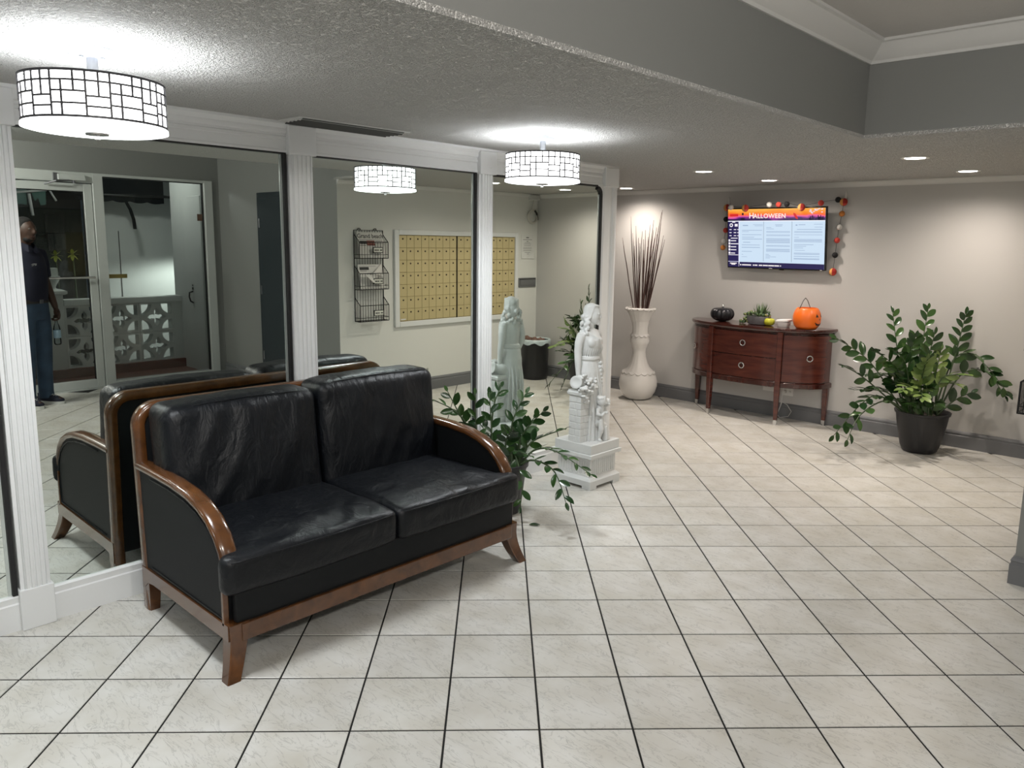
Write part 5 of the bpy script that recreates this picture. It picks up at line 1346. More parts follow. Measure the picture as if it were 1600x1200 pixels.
zz_plant(bp_, (bx, by), 0.34, BIG + [([(-0.30, 4.90, 0.42), (-0.42, 4.78, 0.44)], 9), ([(-0.20, 4.88, 0.42), (-0.25, 4.72, 0.43)], 9), ([(-0.12, 4.92, 0.43), (-0.06, 4.76, 0.46)], 9), ([(-0.30, 4.95, 0.46), (-0.46, 4.90, 0.50)], 9), ([(-0.16, 4.90, 0.50), (-0.14, 4.74, 0.60)], 10), ([(-0.28, 4.88, 0.52), (-0.33, 4.70, 0.62)], 10)], 0.094, 4, pale=(13, 14, 15, 16, 17, 20), r0=0.13, ymax=5.37, dens=0.86)
sp_ = thing('potted_plant', 'spreading leafy plant in a dark pot between the sofa arm and the statue', 'plant', (-1.650, 1.490, 0))
bx, by = -1.650, 1.490
bm = B(); lathe(bm, [(0.0, 0.0), (0.095, 0.0), (0.108, 0.010), (0.140, 0.27), (0.148, 0.300), (0.156, 0.303), (0.158, 0.325), (0.148, 0.327), (0.138, 0.300), (0.0, 0.298)], bx, by, 36, False, False); ob('pot', bm, M['pot'], sp_, True, ang=50)
bm = B(); lathe(bm, [(0.0, 0.312), (0.08, 0.311), (0.142, 0.304)], bx, by, 24, False, False); ob('soil', bm, M['soil'], sp_, True)
zz_plant(sp_, (bx, by), 0.325, [f_ for q_, f_ in enumerate(SMALL) if q_ not in (14, 18, 12)], 0.069, 8, pale=(), r0=0.10, xmin=-2.045)
o = tag(bpy.data.objects.new('fallen_leaf', LV[0].copy()), 'single fallen green leaf on the tiles beside the smaller plant', 'leaf'); COL.objects.link(o)
o.location = (-1.36, 1.42, 0.006); o.scale = (0.075, 0.075, 0.075); o.rotation_euler = (0.1, 0.05, 0.9)
# ------------------------------------------------------------------ mailbox wall (seen in the mirrors)
M['brass'] = mat('aged_brass_door', (0.60, 0.50, 0.27), 0.45, 0.25, bump=(150, 0.05, 0.001))
M['brass_frame'] = mat('brass_frame', (0.34, 0.27, 0.13), 0.5, 0.3)
M['lock'] = mat('dark_lock', (0.05, 0.04, 0.025), 0.4, 0.7)
mb = thing('mailbox_bank', 'two banks of small brass mailbox doors set in a white frame', 'mailboxes', (XR, 4.16, 0.75))
bm = B(); box(bm, XR - 0.010, XR, 3.335, 5.000, 0.805, 1.742); ob('back_plate', bm, M['brass_frame'], mb)
bm = B()
for (y0, y1, z0, z1) in ((3.275, 3.335, 0.748, 1.795), (4.997, 5.045, 0.748, 1.795), (3.335, 4.997, 0.748, 0.806), (3.335, 4.997, 1.741, 1.795)): box(bm, XR - 0.030, XR, y0, y1, z0, z1, 0.005)
ob('white_frame', bm, M['white'], mb)
def door_mesh(wy, hz_):
    bm = B(); box(bm, -0.008, 0, -wy/2, wy/2, -hz_/2, hz_/2, 0.003, 1); bmesh.ops.recalc_face_normals(bm, faces=bm.faces)
    me = bpy.data.meshes.new('mailbox_door'); bm.to_mesh(me); bm.free(); me.materials.append(M['brass']); return me
bm = B(); lathe(bm, [(0.0, 0.004), (0.008, 0.004), (0.010, 0.0)], 0, 0, 10, False, False)
for v in bm.verts: v.co = Vector((-v.co.z, v.co.y, v.co.x))
lock_me = bpy.data.meshes.new('lock'); bm.to_mesh(lock_me); bm.free(); lock_me.materials.append(M['lock'])
rows = 7; zb, zt = 0.812, 1.736; rh = (zt - zb) / rows
for y0, y1, nc in ((3.340, 4.166, 8), (4.182, 4.994, 8)):
    cw = (y1 - y0) / nc; dm = door_mesh(cw - 0.003, rh - 0.003)
    for c in range(nc):
        for r in range(rows):
            o = bpy.data.objects.new('mailbox_door', dm); COL.objects.link(o); o.parent = mb
            o.location = Vector((XR - 0.010, y0 + (c + .5) * cw, zb + (r + .5) * rh)) - ORG[mb.name]
            l = bpy.data.objects.new('lock', lock_me); COL.objects.link(l); l.parent = o; l.location = (-0.008, 0, rh * 0.22)
bm = B(); box(bm, XR - 0.020, XR - 0.010, 4.168, 4.180, 0.806, 1.741); ob('centre_strip', bm, M['lock'], mb)
bm = B(); box(bm, XR - 0.022, XR - 0.018, 3.352, 3.42, 0.822, 0.836); ob('name_strip', bm, M['white_plastic'], mb)

# three tier newspaper rack ------------------------------------------------
M['wire'] = mat('black_wire', (0.010, 0.010, 0.011), 0.45, 0.3)
M['paper'] = mat('newsprint', (0.76, 0.74, 0.71), 0.8, var=(40, 0.05)); M['ink'] = mat('newspaper_ink', (0.06, 0.06, 0.06), 0.8); M['photo_red'] = mat('newspaper_photo', (0.28, 0.10, 0.08), 0.8)
M['card'] = mat('label_card', (0.66, 0.66, 0.60), 0.6)
ra = thing('newspaper_rack', 'black wire three tier wall rack with newspapers in its upper two baskets', 'rack', (XR, 2.96, 0.84))
ry0, ry1, rz0, rz1 = 2.775, 3.135, 0.845, 1.780
bm = B()
tube(bm, [(XR - 0.006, ry0, rz0), (XR - 0.006, ry0, rz1), (XR - 0.006, ry1, rz1), (XR - 0.006, ry1, rz0), (XR - 0.006, ry0, rz0)], 0.0055, 6)
for k in range(1, 11): y = ry0 + (ry1 - ry0) * k / 11; tube(bm, [(XR - 0.006, y, rz0), (XR - 0.006, y, rz1)], 0.0022, 5)
for y in (ry0 + 0.06, ry1 - 0.10): tube(bm, [(XR - 0.008, y - 0.02, rz1), (XR - 0.012, y - 0.01, rz1 + 0.018), (XR - 0.012, y + 0.01, rz1 + 0.018), (XR - 0.008, y + 0.02, rz1)], 0.004, 6)
ob('back_grid', bm, M['wire'], ra)
def basket(z0, label_text):
    D, zf, zb_ = 0.098, z0 + 0.165, z0 + 0.245; xf = XR - D
    bm = B()
    tube(bm, [(XR - .006, ry0, zb_), (xf, ry0 - .0, zf), (xf, ry1, zf), (XR - .006, ry1, zb_)], 0.0045, 6)
    tube(bm, [(XR - .006, ry0, z0), (xf, ry0, z0), (xf, ry1, z0), (XR - .006, ry1, z0)], 0.0045, 6)
    tube(bm, [(XR - .006, ry0, z0 + .038), (xf, ry0, z0 + .038), (xf, ry1, z0 + .038), (XR - .006, ry1, z0 + .038)], 0.003, 6)
    for y in (ry0, ry1): tube(bm, [(xf, y, z0), (xf, y, zf)], 0.0045, 6)
    for k in range(1, 11):
        y = ry0 + (ry1 - ry0) * k / 11; tube(bm, [(xf, y, z0), (xf, y, zf)], 0.0022, 5); tube(bm, [(xf, y, z0), (XR - .006, y, z0)], 0.0022, 5)
    for k in range(1, 4):
        x = xf + (D - .006) * k / 4
        for y in (ry0, ry1): tube(bm, [(x, y, z0), (x, y, zf + (zb_ - zf) * k / 4)], 0.0022, 5)
    b_ = ob('basket', bm, M['wire'], ra)
    bm = B(); yc = ry0 + 0.225; box(bm, xf - .008, xf - .004, yc - .062, yc + .062, z0 + .055, z0 + .115, 0.001, 1); ob('card_holder', bm, M['wire'], b_)
    bm = B(); box(bm, xf - .0105, xf - .008, yc - .054, yc + .054, z0 + .062, z0 + .108); ob('label_card', bm, M['card'], b_)
    bm = B()
    for i, w_ in enumerate((.030, .018, .026)): box(bm, xf - .0115, xf - .0105, yc - .045 + i * .034, yc - .045 + i * .034 + w_, z0 + .078, z0 + .090)
    o = ob('card_writing', bm, M['ink'], b_); o['kind'] = 'stuff'
    return xf
for z0, nm in ((0.845, 'a'), (1.175, 'b'), (1.495, 'c')): basket(z0, nm)
# newspapers standing in the baskets
def paper_sheet(bm, pts, th=0.006):
    """grid rows of points thickened towards the wall (+x)"""
    A = [[bm.verts.new(p) for p in r] for r in pts]; Bk = [[bm.verts.new((p[0] + th, p[1], p[2])) for p in r] for r in pts]
    nr, nc = len(A), len(A[0])
    for a, b_ in zip(A, A[1:]):
        for i in range(nc - 1): bm.faces.new((a[i], a[i+1], b_[i+1], b_[i]))
    for a, b_ in zip(Bk, Bk[1:]):
        for i in range(nc - 1): bm.faces.new((a[i], b_[i], b_[i+1], a[i+1]))
    rim = [(0, i) for i in range(nc)] + [(r, nc - 1) for r in range(1, nc)] + [(nr - 1, i) for i in range(nc - 2, -1, -1)] + [(r, 0) for r in range(nr - 2, 0, -1)]
    for (r0, c0), (r1, c1) in zip(rim, rim[1:] + rim[:1]): bm.faces.new((A[r0][c0], Bk[r0][c0], Bk[r1][c1], A[r1][c1]))
np_ = thing('newspaper', 'folded newspaper with a bold masthead in the top basket of the wire rack', 'newspaper', (XR - 0.08, 2.96, 1.50))
def front(z, y): return XR - 0.086 + 0.062 * max(0, (z - 1.50)) / 0.26
bm = B(); paper_sheet(bm, [[(front(z, 0), y, z) for y in (2.795, 2.96, 3.115)] for z in (1.502, 1.60, 1.70, 1.760)], 0.012); ob('pages', bm, M['paper'], np_)
def print_on(body, size, yc, z, m, par, nm='masthead'):
    bm = text_bm(body, size, 0, 'CENTER', 1.0, 0.001)
    for v in bm.verts:
        zz = z + v.co.y; v.co = Vector((front(zz, 0) - 0.0012, yc - v.co.x * -1, zz))
    ob(nm, bm, m, par, recalc=False)
print_on('Grand beach', 0.062, 2.955, 1.720, M['ink'], np_)
bm = B()
for (y0, y1, z0, z1, mi) in ((2.80, 3.10, 1.682, 1.685, 0), (2.815, 2.90, 1.64, 1.672, 0), (2.90, 3.00, 1.625, 1.676, 1), (3.01, 3.10, 1.668, 1.672, 0), (3.01, 3.10, 1.656, 1.660, 0), (3.01, 3.10, 1.644, 1.648, 0), (2.81, 2.89, 1.624, 1.628, 0)):
    vs = [bm.verts.new((front(z, 0) - .0010, y, z)) for y, z in ((y0, z0), (y1, z0), (y1, z1), (y0, z1))]; f = bm.faces.new(vs); f.material_index = mi
o = ob('print', bm, [M['ink'], M['photo_red']], np_, recalc=False); o['kind'] = 'stuff'
n2 = thing('newspaper', 'newspaper with one corner folded over in the middle basket of the wire rack', 'newspaper', (XR - 0.08, 2.96, 1.18))
def fr2(z): return XR - 0.084 + 0.060 * max(0, z - 1.18) / 0.26
bm = B(); paper_sheet(bm, [[(fr2(z), y, z) for y in (2.80, 2.90, 3.00, 3.10)] for z in (1.182, 1.26, 1.36, 1.432)], 0.012); ob('pages', bm, M['paper'], n2)
bm = B(); paper_sheet(bm, [[(fr2(1.43) - .010, 3.095, 1.440), (fr2(1.43) - .012, 3.10, 1.36)], [(fr2(1.36) - .030, 2.96, 1.345), (fr2(1.34) - .032, 3.03, 1.29)], [(XR - .122, 2.83, 1.325), (XR - .120, 2.93, 1.245)]], 0.004); ob('folded_corner', bm, M['paper'], n2, True)
bm = B()
for (y0, y1, z0, z1) in ((2.815, 2.93, 1.375, 1.405), (2.81, 3.02, 1.412, 1.415), (2.82, 2.90, 1.362, 1.366)):
    vs = [bm.verts.new((fr2(z) - .0010, y, z)) for y, z in ((y0, z0), (y1, z0), (y1, z1), (y0, z1))]; bm.faces.new(vs)
o = ob('print', bm, M['ink'], n2, recalc=False); o['kind'] = 'stuff'
# notice and the grey plate ------------------------------------------------
no = thing('paper_notice', 'white printed sheet taped to the wall right of the mailboxes', 'notice', (XR, 5.23, 1.48))
bm = B(); paper_sheet(bm, [[(XR - .003 - (.012 if k == 0 and q != 1 else 0), y, z) for q, y in enumerate((5.122, 5.23, 5.338))] for k, z in enumerate((1.480, 1.56, 1.774))], 0.0015); ob('sheet', bm, mat('white_paper', (0.70, 0.70, 0.68), 0.7), no)
bm = B()
for z, w_, h in ((1.735, .05, .010), (1.712, .16, .004), (1.69, .03, .006), (1.675, .10, .003), (1.66, .13, .003), (1.64, .12, .003), (1.615, .15, .003), (1.60, .15, .003), (1.58, .14, .003), (1.555, .10, .003), (1.535, .06, .004)):
    vs = [bm.verts.new((XR - .0040, y, zz)) for y, zz in ((5.23 - w_/2, z), (5.23 + w_/2, z), (5.23 + w_/2, z + h), (5.23 - w_/2, z + h))]; bm.faces.new(vs)
o = ob('print', bm, M['ink'], no, recalc=False); o['kind'] = 'stuff'
gp = thing('mail_slot', 'grey metal mail slot plate on the wall below the printed sheet', 'mail slot', (XR, 5.24, 1.18))
M['grey_metal'] = mat('grey_metal_plate', (0.21, 0.215, 0.22), 0.4, 0.4)
bm = B(); box(bm, XR - .012, XR, 5.080, 5.385, 1.125, 1.242, 0.003); ob('plate', bm, M['grey_metal'], gp)
bm = B(); box(bm, XR - .020, XR - .010, 5.098, 5.367, 1.150, 1.222, 0.003); ob('flap', bm, M['grey_metal'], gp)
bm = B(); box(bm, XR - .0205, XR - .012, 5.095, 5.370, 1.222, 1.229); ob('slot_shadow_gap', bm, M['black'], gp)
# coil of white cable hanging from a box at the ceiling ---------------------
co = thing('cable_coil', 'coil of white cable hanging from a small box near the ceiling corner', 'cable', (XR - .03, 5.30, 2.0))
bm = B(); box(bm, XR - .075, XR, 5.235, 5.372, 2.200, 2.262, 0.006); ob('junction_box', bm, M['crown'], co)
M['cable'] = mat('white_cable', (0.60, 0.58, 0.53), 0.5)
bm = B(); pts = []
for k in range(141):
    a = 2*PI*k/20 + PI/2; lay = k // 20; r = 0.072 + 0.004 * ((lay * 7) % 5); pts.append((XR - .014 - .006 * ((lay * 3) % 4), 5.300 + r * math.cos(a), 2.000 + r * math.sin(a)))
tube(bm, [(XR - .03, 5.30, 2.205), (XR - .028, 5.297, 2.14), (XR - .02, 5.304, 2.09)] + pts, 0.0052, 6); ob('coil', bm, M['cable'], co, True)
bm = B(); tube(bm, [(XR - .035, 5.318, 2.075), (XR - .040, 5.345, 2.045), (XR - .036, 5.362, 2.02)], [.012, .013, .010], 8); tube(bm, [(XR - .036, 5.362, 2.02), (XR - .034, 5.385, 1.96)], .004, 6); ob('connector', bm, M['black'], co, True)

# waste bin ------------------------------------------------------------------
wb = thing('waste_bin', 'black round waste bin with a pale plastic liner in the room corner', 'bin', (0.690, 5.150, 0))
cx, cy = 0.690, 5.150
bm = B(); lathe(bm, [(0.0, 0.0), (0.150, 0.0), (0.158, 0.008), (0.160, 0.06), (0.176, 0.46), (0.186, 0.47), (0.186, 0.485), (0.172, 0.485), (0.150, 0.06), (0.0, 0.05)], cx, cy, 40, False, False); ob('drum', bm, M['pot'], wb, True, ang=50)
M['liner'] = mat('pale_plastic_liner', (0.50, 0.58, 0.60), 0.3)
bm = B(); N = 60; rr = random.Random(2); R_ = []
for q, (r, z) in enumerate(((0.168, 0.42), (0.176, 0.490), (0.186, 0.498), (0.194, 0.482), (0.192, 0.440))):
    R_.append([(cx + (r + .006 * math.sin(k * 1.9 + q) * (q > 2)) * math.cos(2*PI*k/N), cy + (r + .006 * math.sin(k * 1.9 + q) * (q > 2)) * math.sin(2*PI*k/N), z + (0.012 * math.sin(k * .7) + .008 * rr.random()) * (q >= 3) + .004 * rr.random()) for k in range(N)])
ring_loft(bm, R_, False, False); ob('liner', bm, M['liner'], wb, True)
bm = B()
for k in range(12):
    a = rr.uniform(0, 6.28); r = rr.uniform(0, .12); ball(bm, (cx + r * math.cos(a), cy + r * math.sin(a), 0.46 + .04 * rr.random()), .045, .04, .035, 7, 5)
for v in bm.verts: v.co += Vector((rr.uniform(-.008, .008), rr.uniform(-.008, .008), rr.uniform(-.008, .008)))
o = ob('crumpled_rubbish', bm, [mat('brown_waste_paper', (0.16, 0.09, 0.07), 0.8)], wb); o['kind'] = 'stuff'
bm = B(); lathe(bm, [(0.0, 0.40), (0.165, 0.40)], cx, cy, 24, False, False); ob('rubbish_base', bm, M['liner'], wb)

# ------------------------------------------------------------------ dark door in the end wall
bm = B(); box(bm, 1.60, 2.435, YT - 0.030, YT + 0.02, 0.0, 2.125, 0.003)
M['door_dark'] = mat('dark_slate_door_paint', (0.030, 0.038, 0.044), 0.35)
dd = struct('door_2', bm, M['door_dark'])
bm = B(); lathe(bm, [(0.0, 0), (0.028, 0), (0.026, 0.008), (0.012, 0.012), (0.012, 0.045), (0.026, 0.055), (0.030, 0.068), (0.020, 0.082), (0.0, 0.085)], 0, 0, 18, False, False)
for v in bm.verts: v.co = Vector((1.68 + v.co.x, YT - 0.030 - v.co.z, 1.0 + v.co.y))
ob('door_knob', bm, M['chrome'], dd, True, ang=40)
for z in (0.35, 1.1, 1.85):
    bm = B(); lathe(bm, [(0.007, z - .05), (0.007, z + .05)], 2.43, YT - 0.036, 8); ob('hinge', bm, M['steel'], dd, True, ang=40)
bm = B(); box(bm, 1.54, 1.60, YT - 0.022, YT + .01, 0, 2.185, .002); box(bm, 2.435, 2.495, YT - 0.022, YT + .01, 0, 2.185, .002); box(bm, 1.60, 2.435, YT - 0.022, YT + .01, 2.125, 2.185, .002)
struct('trim_9', bm, M['door_dark'])
# ------------------------------------------------------------------ entrance: glass door and side light
M['alu'] = mat('pale_aluminium_frame', (0.55, 0.57, 0.555), 0.42, 0.15)
M['alu_dark'] = mat('dark_glazing_gasket', (0.012, 0.013, 0.013), 0.5)
M['glass'] = glass_mat('clear_glass', (0.92, 0.94, 0.935))
xf0, xf1 = XE - 0.020, XE + 0.100
def fbox(bm, y0, y1, z0, z1, x0=xf0, x1=xf1): box(bm, x0, x1, y0, y1, z0, z1, 0.003, 1)
wdw = bpy.data.objects.new('window_1', None); COL.objects.link(wdw); wdw.location = (XE, 1.85, 0.0); wdw['kind'] = 'structure'; ORG['window_1'] = Vector(wdw.location)
for nm, b_ in (('frame_mullion', (1.180, 1.282, 0, DZ)), ('frame_jamb', (2.402, DY1, 0, DZ)), ('frame_sill', (1.282, 2.402, 0, 0.066)), ('frame_head', (1.282, 2.402, 2.316, DZ))):
    bm = B(); fbox(bm, *b_); ob(nm, bm, M['alu'], wdw)
bm = B(); box(bm, XE + 0.034, XE + 0.040, 1.282, 2.402, 0.066, 2.316); ob('window_pane', bm, M['glass'], wdw)
bm = B(); box(bm, XE + 0.020, XE + 0.054, 2.388, 2.403, 0.066, 2.316); box(bm, XE + 0.020, XE + 0.054, 1.282, 2.402, 2.306, 2.317); ob('gasket', bm, M['alu_dark'], wdw)
dr = bpy.data.objects.new('door_1', None); COL.objects.link(dr); dr.location = (XE, 0.65, 0.0); dr['kind'] = 'structure'; ORG['door_1'] = Vector(dr.location)
bm = B(); fbox(bm, DY0, 0.185, 0, DZ); ob('frame_jamb', bm, M['alu'], dr)
bm = B(); fbox(bm, 0.185, 1.180, 2.238, DZ); ob('frame_head', bm, M['alu'], dr)
dx0, dx1 = XE + 0.004, XE + 0.060
for nm, b_ in (('door_stile', (1.092, 1.174, 0.012, 2.228)), ('door_stile', (0.192, 0.274, 0.012, 2.228)), ('door_top_rail', (0.274, 1.092, 2.146, 2.228)), ('door_bottom_rail', (0.274, 1.092, 0.012, 0.105))):
    bm = B(); fbox(bm, *b_, dx0, dx1); ob(nm, bm, M['alu'], dr)
bm = B(); box(bm, XE + 0.030, XE + 0.036, 0.274, 1.092, 0.105, 2.146); ob('door_pane', bm, M['glass'], dr)
bm = B(); box(bm, XE + 0.020, XE + 0.046, 1.084, 1.0925, 0.105, 2.146); box(bm, XE + 0.020, XE + 0.046, 0.274, 1.092, 2.138, 2.147); ob('gasket', bm, M['alu_dark'], dr)
bm = B(); tube(bm, [(dx0 - 0.045, 0.235, 1.232), (dx0 - 0.045, 1.130, 1.232)], 0.013, 12); tube(bm, [(dx0 - 0.045, 0.235, 1.232), (dx0, 0.235, 1.232)], .010, 8); tube(bm, [(dx0 - 0.045, 1.130, 1.232), (dx0, 1.130, 1.232)], .010, 8); ob('push_bar', bm, M['chrome'], dr, True, ang=40)
bm = B(); box(bm, xf0 - 0.045, xf0, 0.84, 1.10, 2.255, 2.315, 0.006); ob('door_closer', bm, M['alu'], dr)
bm = B(); box(bm, xf0 - 0.02, xf0, 0.80, 0.842, 2.245, 2.325, .004); tube(bm, [(xf0 - 0.02, 0.99, 2.255), (xf0 - 0.10, 0.80, 2.236), (xf0 - 0.005, 0.72, 2.205)], 0.010, 6); tube(bm, [(xf0 - 0.02, 0.99, 2.26), (xf0 - 0.02, 0.99, 2.225)], 0.016, 8); ob('closer_arm', bm, M['steel'], dr)
bm = B(); box(bm, XE - 0.03, XE + 0.13, DY0, 1.18, -0.004, 0.010, .002, 1); ob('threshold', bm, M['alu'], dr)
tg = thing('glass_sticker', 'small brown square sticker on the side light glass near its right jamb', 'sticker', (XE + 0.033, 2.36, 1.93))
bm = B(); box(bm, XE + 0.0315, XE + 0.034, 2.325, 2.385, 1.875, 1.955); ob('square', bm, mat('brown_sticker', (0.13, 0.075, 0.05), 0.6), tg)
tg = thing('glass_sticker', 'gold strip sticker across the left part of the side light glass', 'sticker', (XE + 0.033, 1.40, 1.24))
bm = B(); box(bm, XE + 0.0315, XE + 0.034, 1.290, 1.490, 1.215, 1.260); ob('strip', bm, mat('gold_strip', (0.25, 0.20, 0.07), 0.4, 0.6), tg)

# ------------------------------------------------------------------ porch outside
M['out_white'] = mat('weathered_white_stucco', (0.60, 0.61, 0.59), 0.7, bump=(60, 0.2, 0.004))
M['red_floor'] = mat('red_brown_porch_paint', (0.15, 0.050, 0.032), 0.5, var=(5, 0.15))
M['asphalt'] = mat('dark_asphalt', (0.03, 0.032, 0.030), 0.9)
bm = B(); box(bm, 3.52, 4.62, -0.8, 2.60, -0.15, -0.012); struct('floor_porch', bm, M['red_floor'])
bm = B(); box(bm, 4.62, 9.0, -4, 6, -0.30, -0.16); struct('ground', bm, M['asphalt'])
bm = B(); box(bm, 3.61, 4.62, 2.490, 2.75, -0.15, 2.75); struct('wall_porch_side', bm, M['out_white'])
bm = B(); box(bm, 5.60, 5.75, 1.88, 4.4, -0.3, 2.9); struct('wall_outside_far', bm, M['out_white'])
bm = B(); box(bm, 5.592, 5.601, 2.172, 2.180, -0.3, 1.75); struct('trim_11', bm, M['alu_dark'])
bm = B(); box(bm, 6.30, 6.45, -3.5, 1.95, -0.3, 2.9); struct('wall_outside_dark', bm, mat('dark_exterior_wall', (0.020, 0.026, 0.024), 0.9, var=(4, 0.4)))
bm = B(); box(bm, 3.61, 4.75, -0.9, 2.75, 2.62, 2.72); struct('ceiling_porch', bm, M['out_white'])
# breeze block balustrade: curb, end post, pierced blocks, coping
BX0, BX1 = 4.440, 4.560
bz = thing('breeze_block_balustrade', 'low white wall of pierced breeze blocks on a red brown curb outside the entrance', 'balustrade', (4.50, 1.70, -0.012))
bm = B(); box(bm, BX0 - 0.05, BX1 + 0.03, 0.905, 2.490, -0.012, 0.098, 0.004); ob('curb', bm, M['red_floor'], bz)
bw, bh = 0.425, 0.376
def block_mesh():
    cu = bpy.data.curves.new('b', 'CURVE'); cu.dimensions = '2D'; cu.fill_mode = 'BOTH'; cu.extrude = (BX1 - BX0) / 2; cu.resolution_u = 1
    def poly(p):
        s = cu.splines.new('POLY'); s.points.add(len(p) - 1); s.use_cyclic_u = True
        for q, (x, y) in zip(s.points, p): q.co = (x, y, 0, 1)
    e = 0.0015
    poly([(-bw/2 + e, -bh/2 + e), (bw/2 - e, -bh/2 + e), (bw/2 - e, bh/2 - e), (-bw/2 + e, bh/2 - e)])
    r = 0.130; m_ = 0.024
    for sx in (-1, 1):
        for sy in (-1, 1):
            c = (sx * (bw/2 - m_), sy * (bh/2 - m_))
            poly([c] + [(c[0] - sx * r * math.cos(a), c[1] - sy * r * math.sin(a)) for a in [PI/2 * k / 7 for k in range(8)]])
    st_ = []
    for k in range(4):
        a = k * PI/2
        for t_, w_ in ((0.024, 0.024), (0.052, 0.032), (0.082, 0.027), (0.118, 0.0)):
            st_.append((t_ * math.cos(a) + w_ * math.sin(a), t_ * math.sin(a) - w_ * math.cos(a)))
        for t_, w_ in ((0.082, 0.027), (0.052, 0.032)):
            st_.append((t_ * math.cos(a) - w_ * math.sin(a), t_ * math.sin(a) + w_ * math.cos(a)))
    poly(st_)
    o = bpy.data.objects.new('b', cu); COL.objects.link(o)
    me = bpy.data.meshes.new_from_object(o.evaluated_get(bpy.context.evaluated_depsgraph_get())); bpy.data.objects.remove(o); bpy.data.curves.remove(cu)
    me.name = 'breeze_block'; me.materials.clear(); me.materials.append(M['out_white']); return me
bme = block_mesh()
for c in range(3):
    for r in range(2):
        o = bpy.data.objects.new('breeze_block', bme); COL.objects.link(o); o.parent = bz
        o.matrix_local = Matrix.Translation(Vector(((BX0 + BX1) / 2, 1.100 + (c + .5) * bw, 0.098 + (r + .5) * bh)) - ORG[bz.name]) @ Matrix(((0, 0, 1, 0), (1, 0, 0, 0), (0, 1, 0, 0), (0, 0, 0, 1)))
bm = B(); box(bm, BX0, BX1, 2.375, 2.490, 0.098, 0.850); ob('end_pier', bm, M['out_white'], bz)
bm = B(); box(bm, BX0 - 0.025, BX1 + 0.025, 1.097, 2.490, 0.850, 0.925, 0.006); ob('coping', bm, M['out_white'], bz)
po = thing('porch_post', 'square white post with a moulded urn shaped cap at the wall end', 'post', (4.50, 1.0, 0.0))
bm = B(); box(bm, 4.42, 4.58, 0.920, 1.095, 0.098, 0.985, 0.004); ob('shaft', bm, M['out_white'], po)
bm = B(); ring_loft(bm, [[(4.50 + a * w_, 1.008 + b_ * w_, z) for a, b_ in ((-1,-1),(1,-1),(1,1),(-1,1))] for z, w_ in ((0.985, .10), (1.00, .125), (1.03, .125), (1.05, .08))]); lathe(bm, [(0.055, 1.05), (0.04, 1.07), (0.05, 1.10), (0.085, 1.16), (0.095, 1.20), (0.085, 1.205), (0.0, 1.20)], 4.50, 1.008, 20, True, False); box(bm, 4.44, 4.56, .95, 1.066, 1.205, 1.30, 0.004); ob('cap', bm, M['out_white'], po)
yl = thing('yellow_leaf_sprigs', 'two sprigs of yellow green leaves rising behind the porch post', 'plant', (4.75, 1.15, -0.16))
M['yleaf'] = mat('yellow_green_leaf', (0.34, 0.38, 0.06), 0.5)
rnd = random.Random(4)
for yc, zc_ in ((1.15, 1.44), (1.335, 1.455)):
    bm = B(); tube(bm, [(4.80, yc, -0.16), (4.78, yc + .02, 0.8), (4.76, yc, zc_)], 0.008, 6); s_ = ob('stem', bm, M['stem'], yl, True)
    for k in range(7):
        a = 2*PI*k/7; bm = B(); leaf_strip(bm, (4.76, yc, zc_), (-.5, math.cos(a), math.sin(a)), 0.085, 0.022, 0.01)
        ob('leaf', bm, M['yleaf'], s_)
# awning with scalloped valance, pole and hanging strap
M['awning'] = mat('dark_green_canvas', (0.004, 0.006, 0.007), 0.9, 0.0, 0.1)
aw = thing('awning', 'dark green canvas awning with a scalloped hem and hanging strap outside the side light', 'awning', (5.10, 2.15, 2.15))
bm = B(); poly = [(1.55, 2.60), (2.648, 2.60), (2.648, 2.125)]
n = 5
for k in range(n):
    y1 = 2.648 - (2.648 - 1.55) * k / n; y0 = 2.648 - (2.648 - 1.55) * (k + 1) / n
    poly += [(y1 + (y0 - y1) * t_, 2.125 + 0.010 * k / n - 0.012 + 0.028 * abs(math.cos(PI * t_)) ** 2 * 0 + 0.022 * (2 * t_ - 1) ** 2) for t_ in (0.15, 0.3, 0.5, 0.7, 0.85, 1.0)]
prism(bm, poly, 'x', 5.195, 5.205); ob('valance', bm, M['awning'], aw)
bm = B(); ring_loft(bm, [[(5.20, 1.55, 2.60), (5.20, 2.648, 2.60), (5.20, 2.648, 2.59), (5.20, 1.55, 2.59)], [(5.55, 1.55, 2.80), (5.55, 2.648, 2.80), (5.55, 2.648, 2.79), (5.55, 1.55, 2.79)]]); ob('canopy', bm, M['awning'], aw)
bm = B(); tube(bm, [(5.17, 1.50, 2.205), (5.17, 2.74, 2.215)], 0.016, 10); tube(bm, [(5.17, 2.72, 2.215), (5.17, 2.75, 2.215)], 0.035, 12); tube(bm, [(5.17, 2.735, 2.215), (5.60, 2.735, 2.26)], 0.012, 8); ob('pole', bm, M['alu_dark'], aw, True)
bm = B(); pts = [(2.135, 2.14), (2.19, 2.03), (2.225, 1.90), (2.235, 1.775)]
ring_loft(bm, [[(5.165, y - .022, z), (5.165, y + .022, z), (5.159, y + .022, z), (5.159, y - .022, z)] for y, z in pts]); ob('strap', bm, M['awning'], aw)
M['teal'] = mat('teal_canvas', (0.05, 0.13, 0.11), 0.7); M['tubew'] = mat('white_painted_tube', (0.62, 0.62, 0.60), 0.5)
cf = thing('canopy_frame', 'white tube canopy frame with torn teal canvas seen through the glass door', 'canopy', (5.50, 1.0, 0.0))
bm = B(); tube(bm, [(5.5, 0.40, 2.20), (5.5, 0.95, 2.315), (5.5, 1.15, 2.352), (5.5, 1.36, 2.362)], 0.020, 8); ob('top_tube', bm, M['tubew'], cf, True)
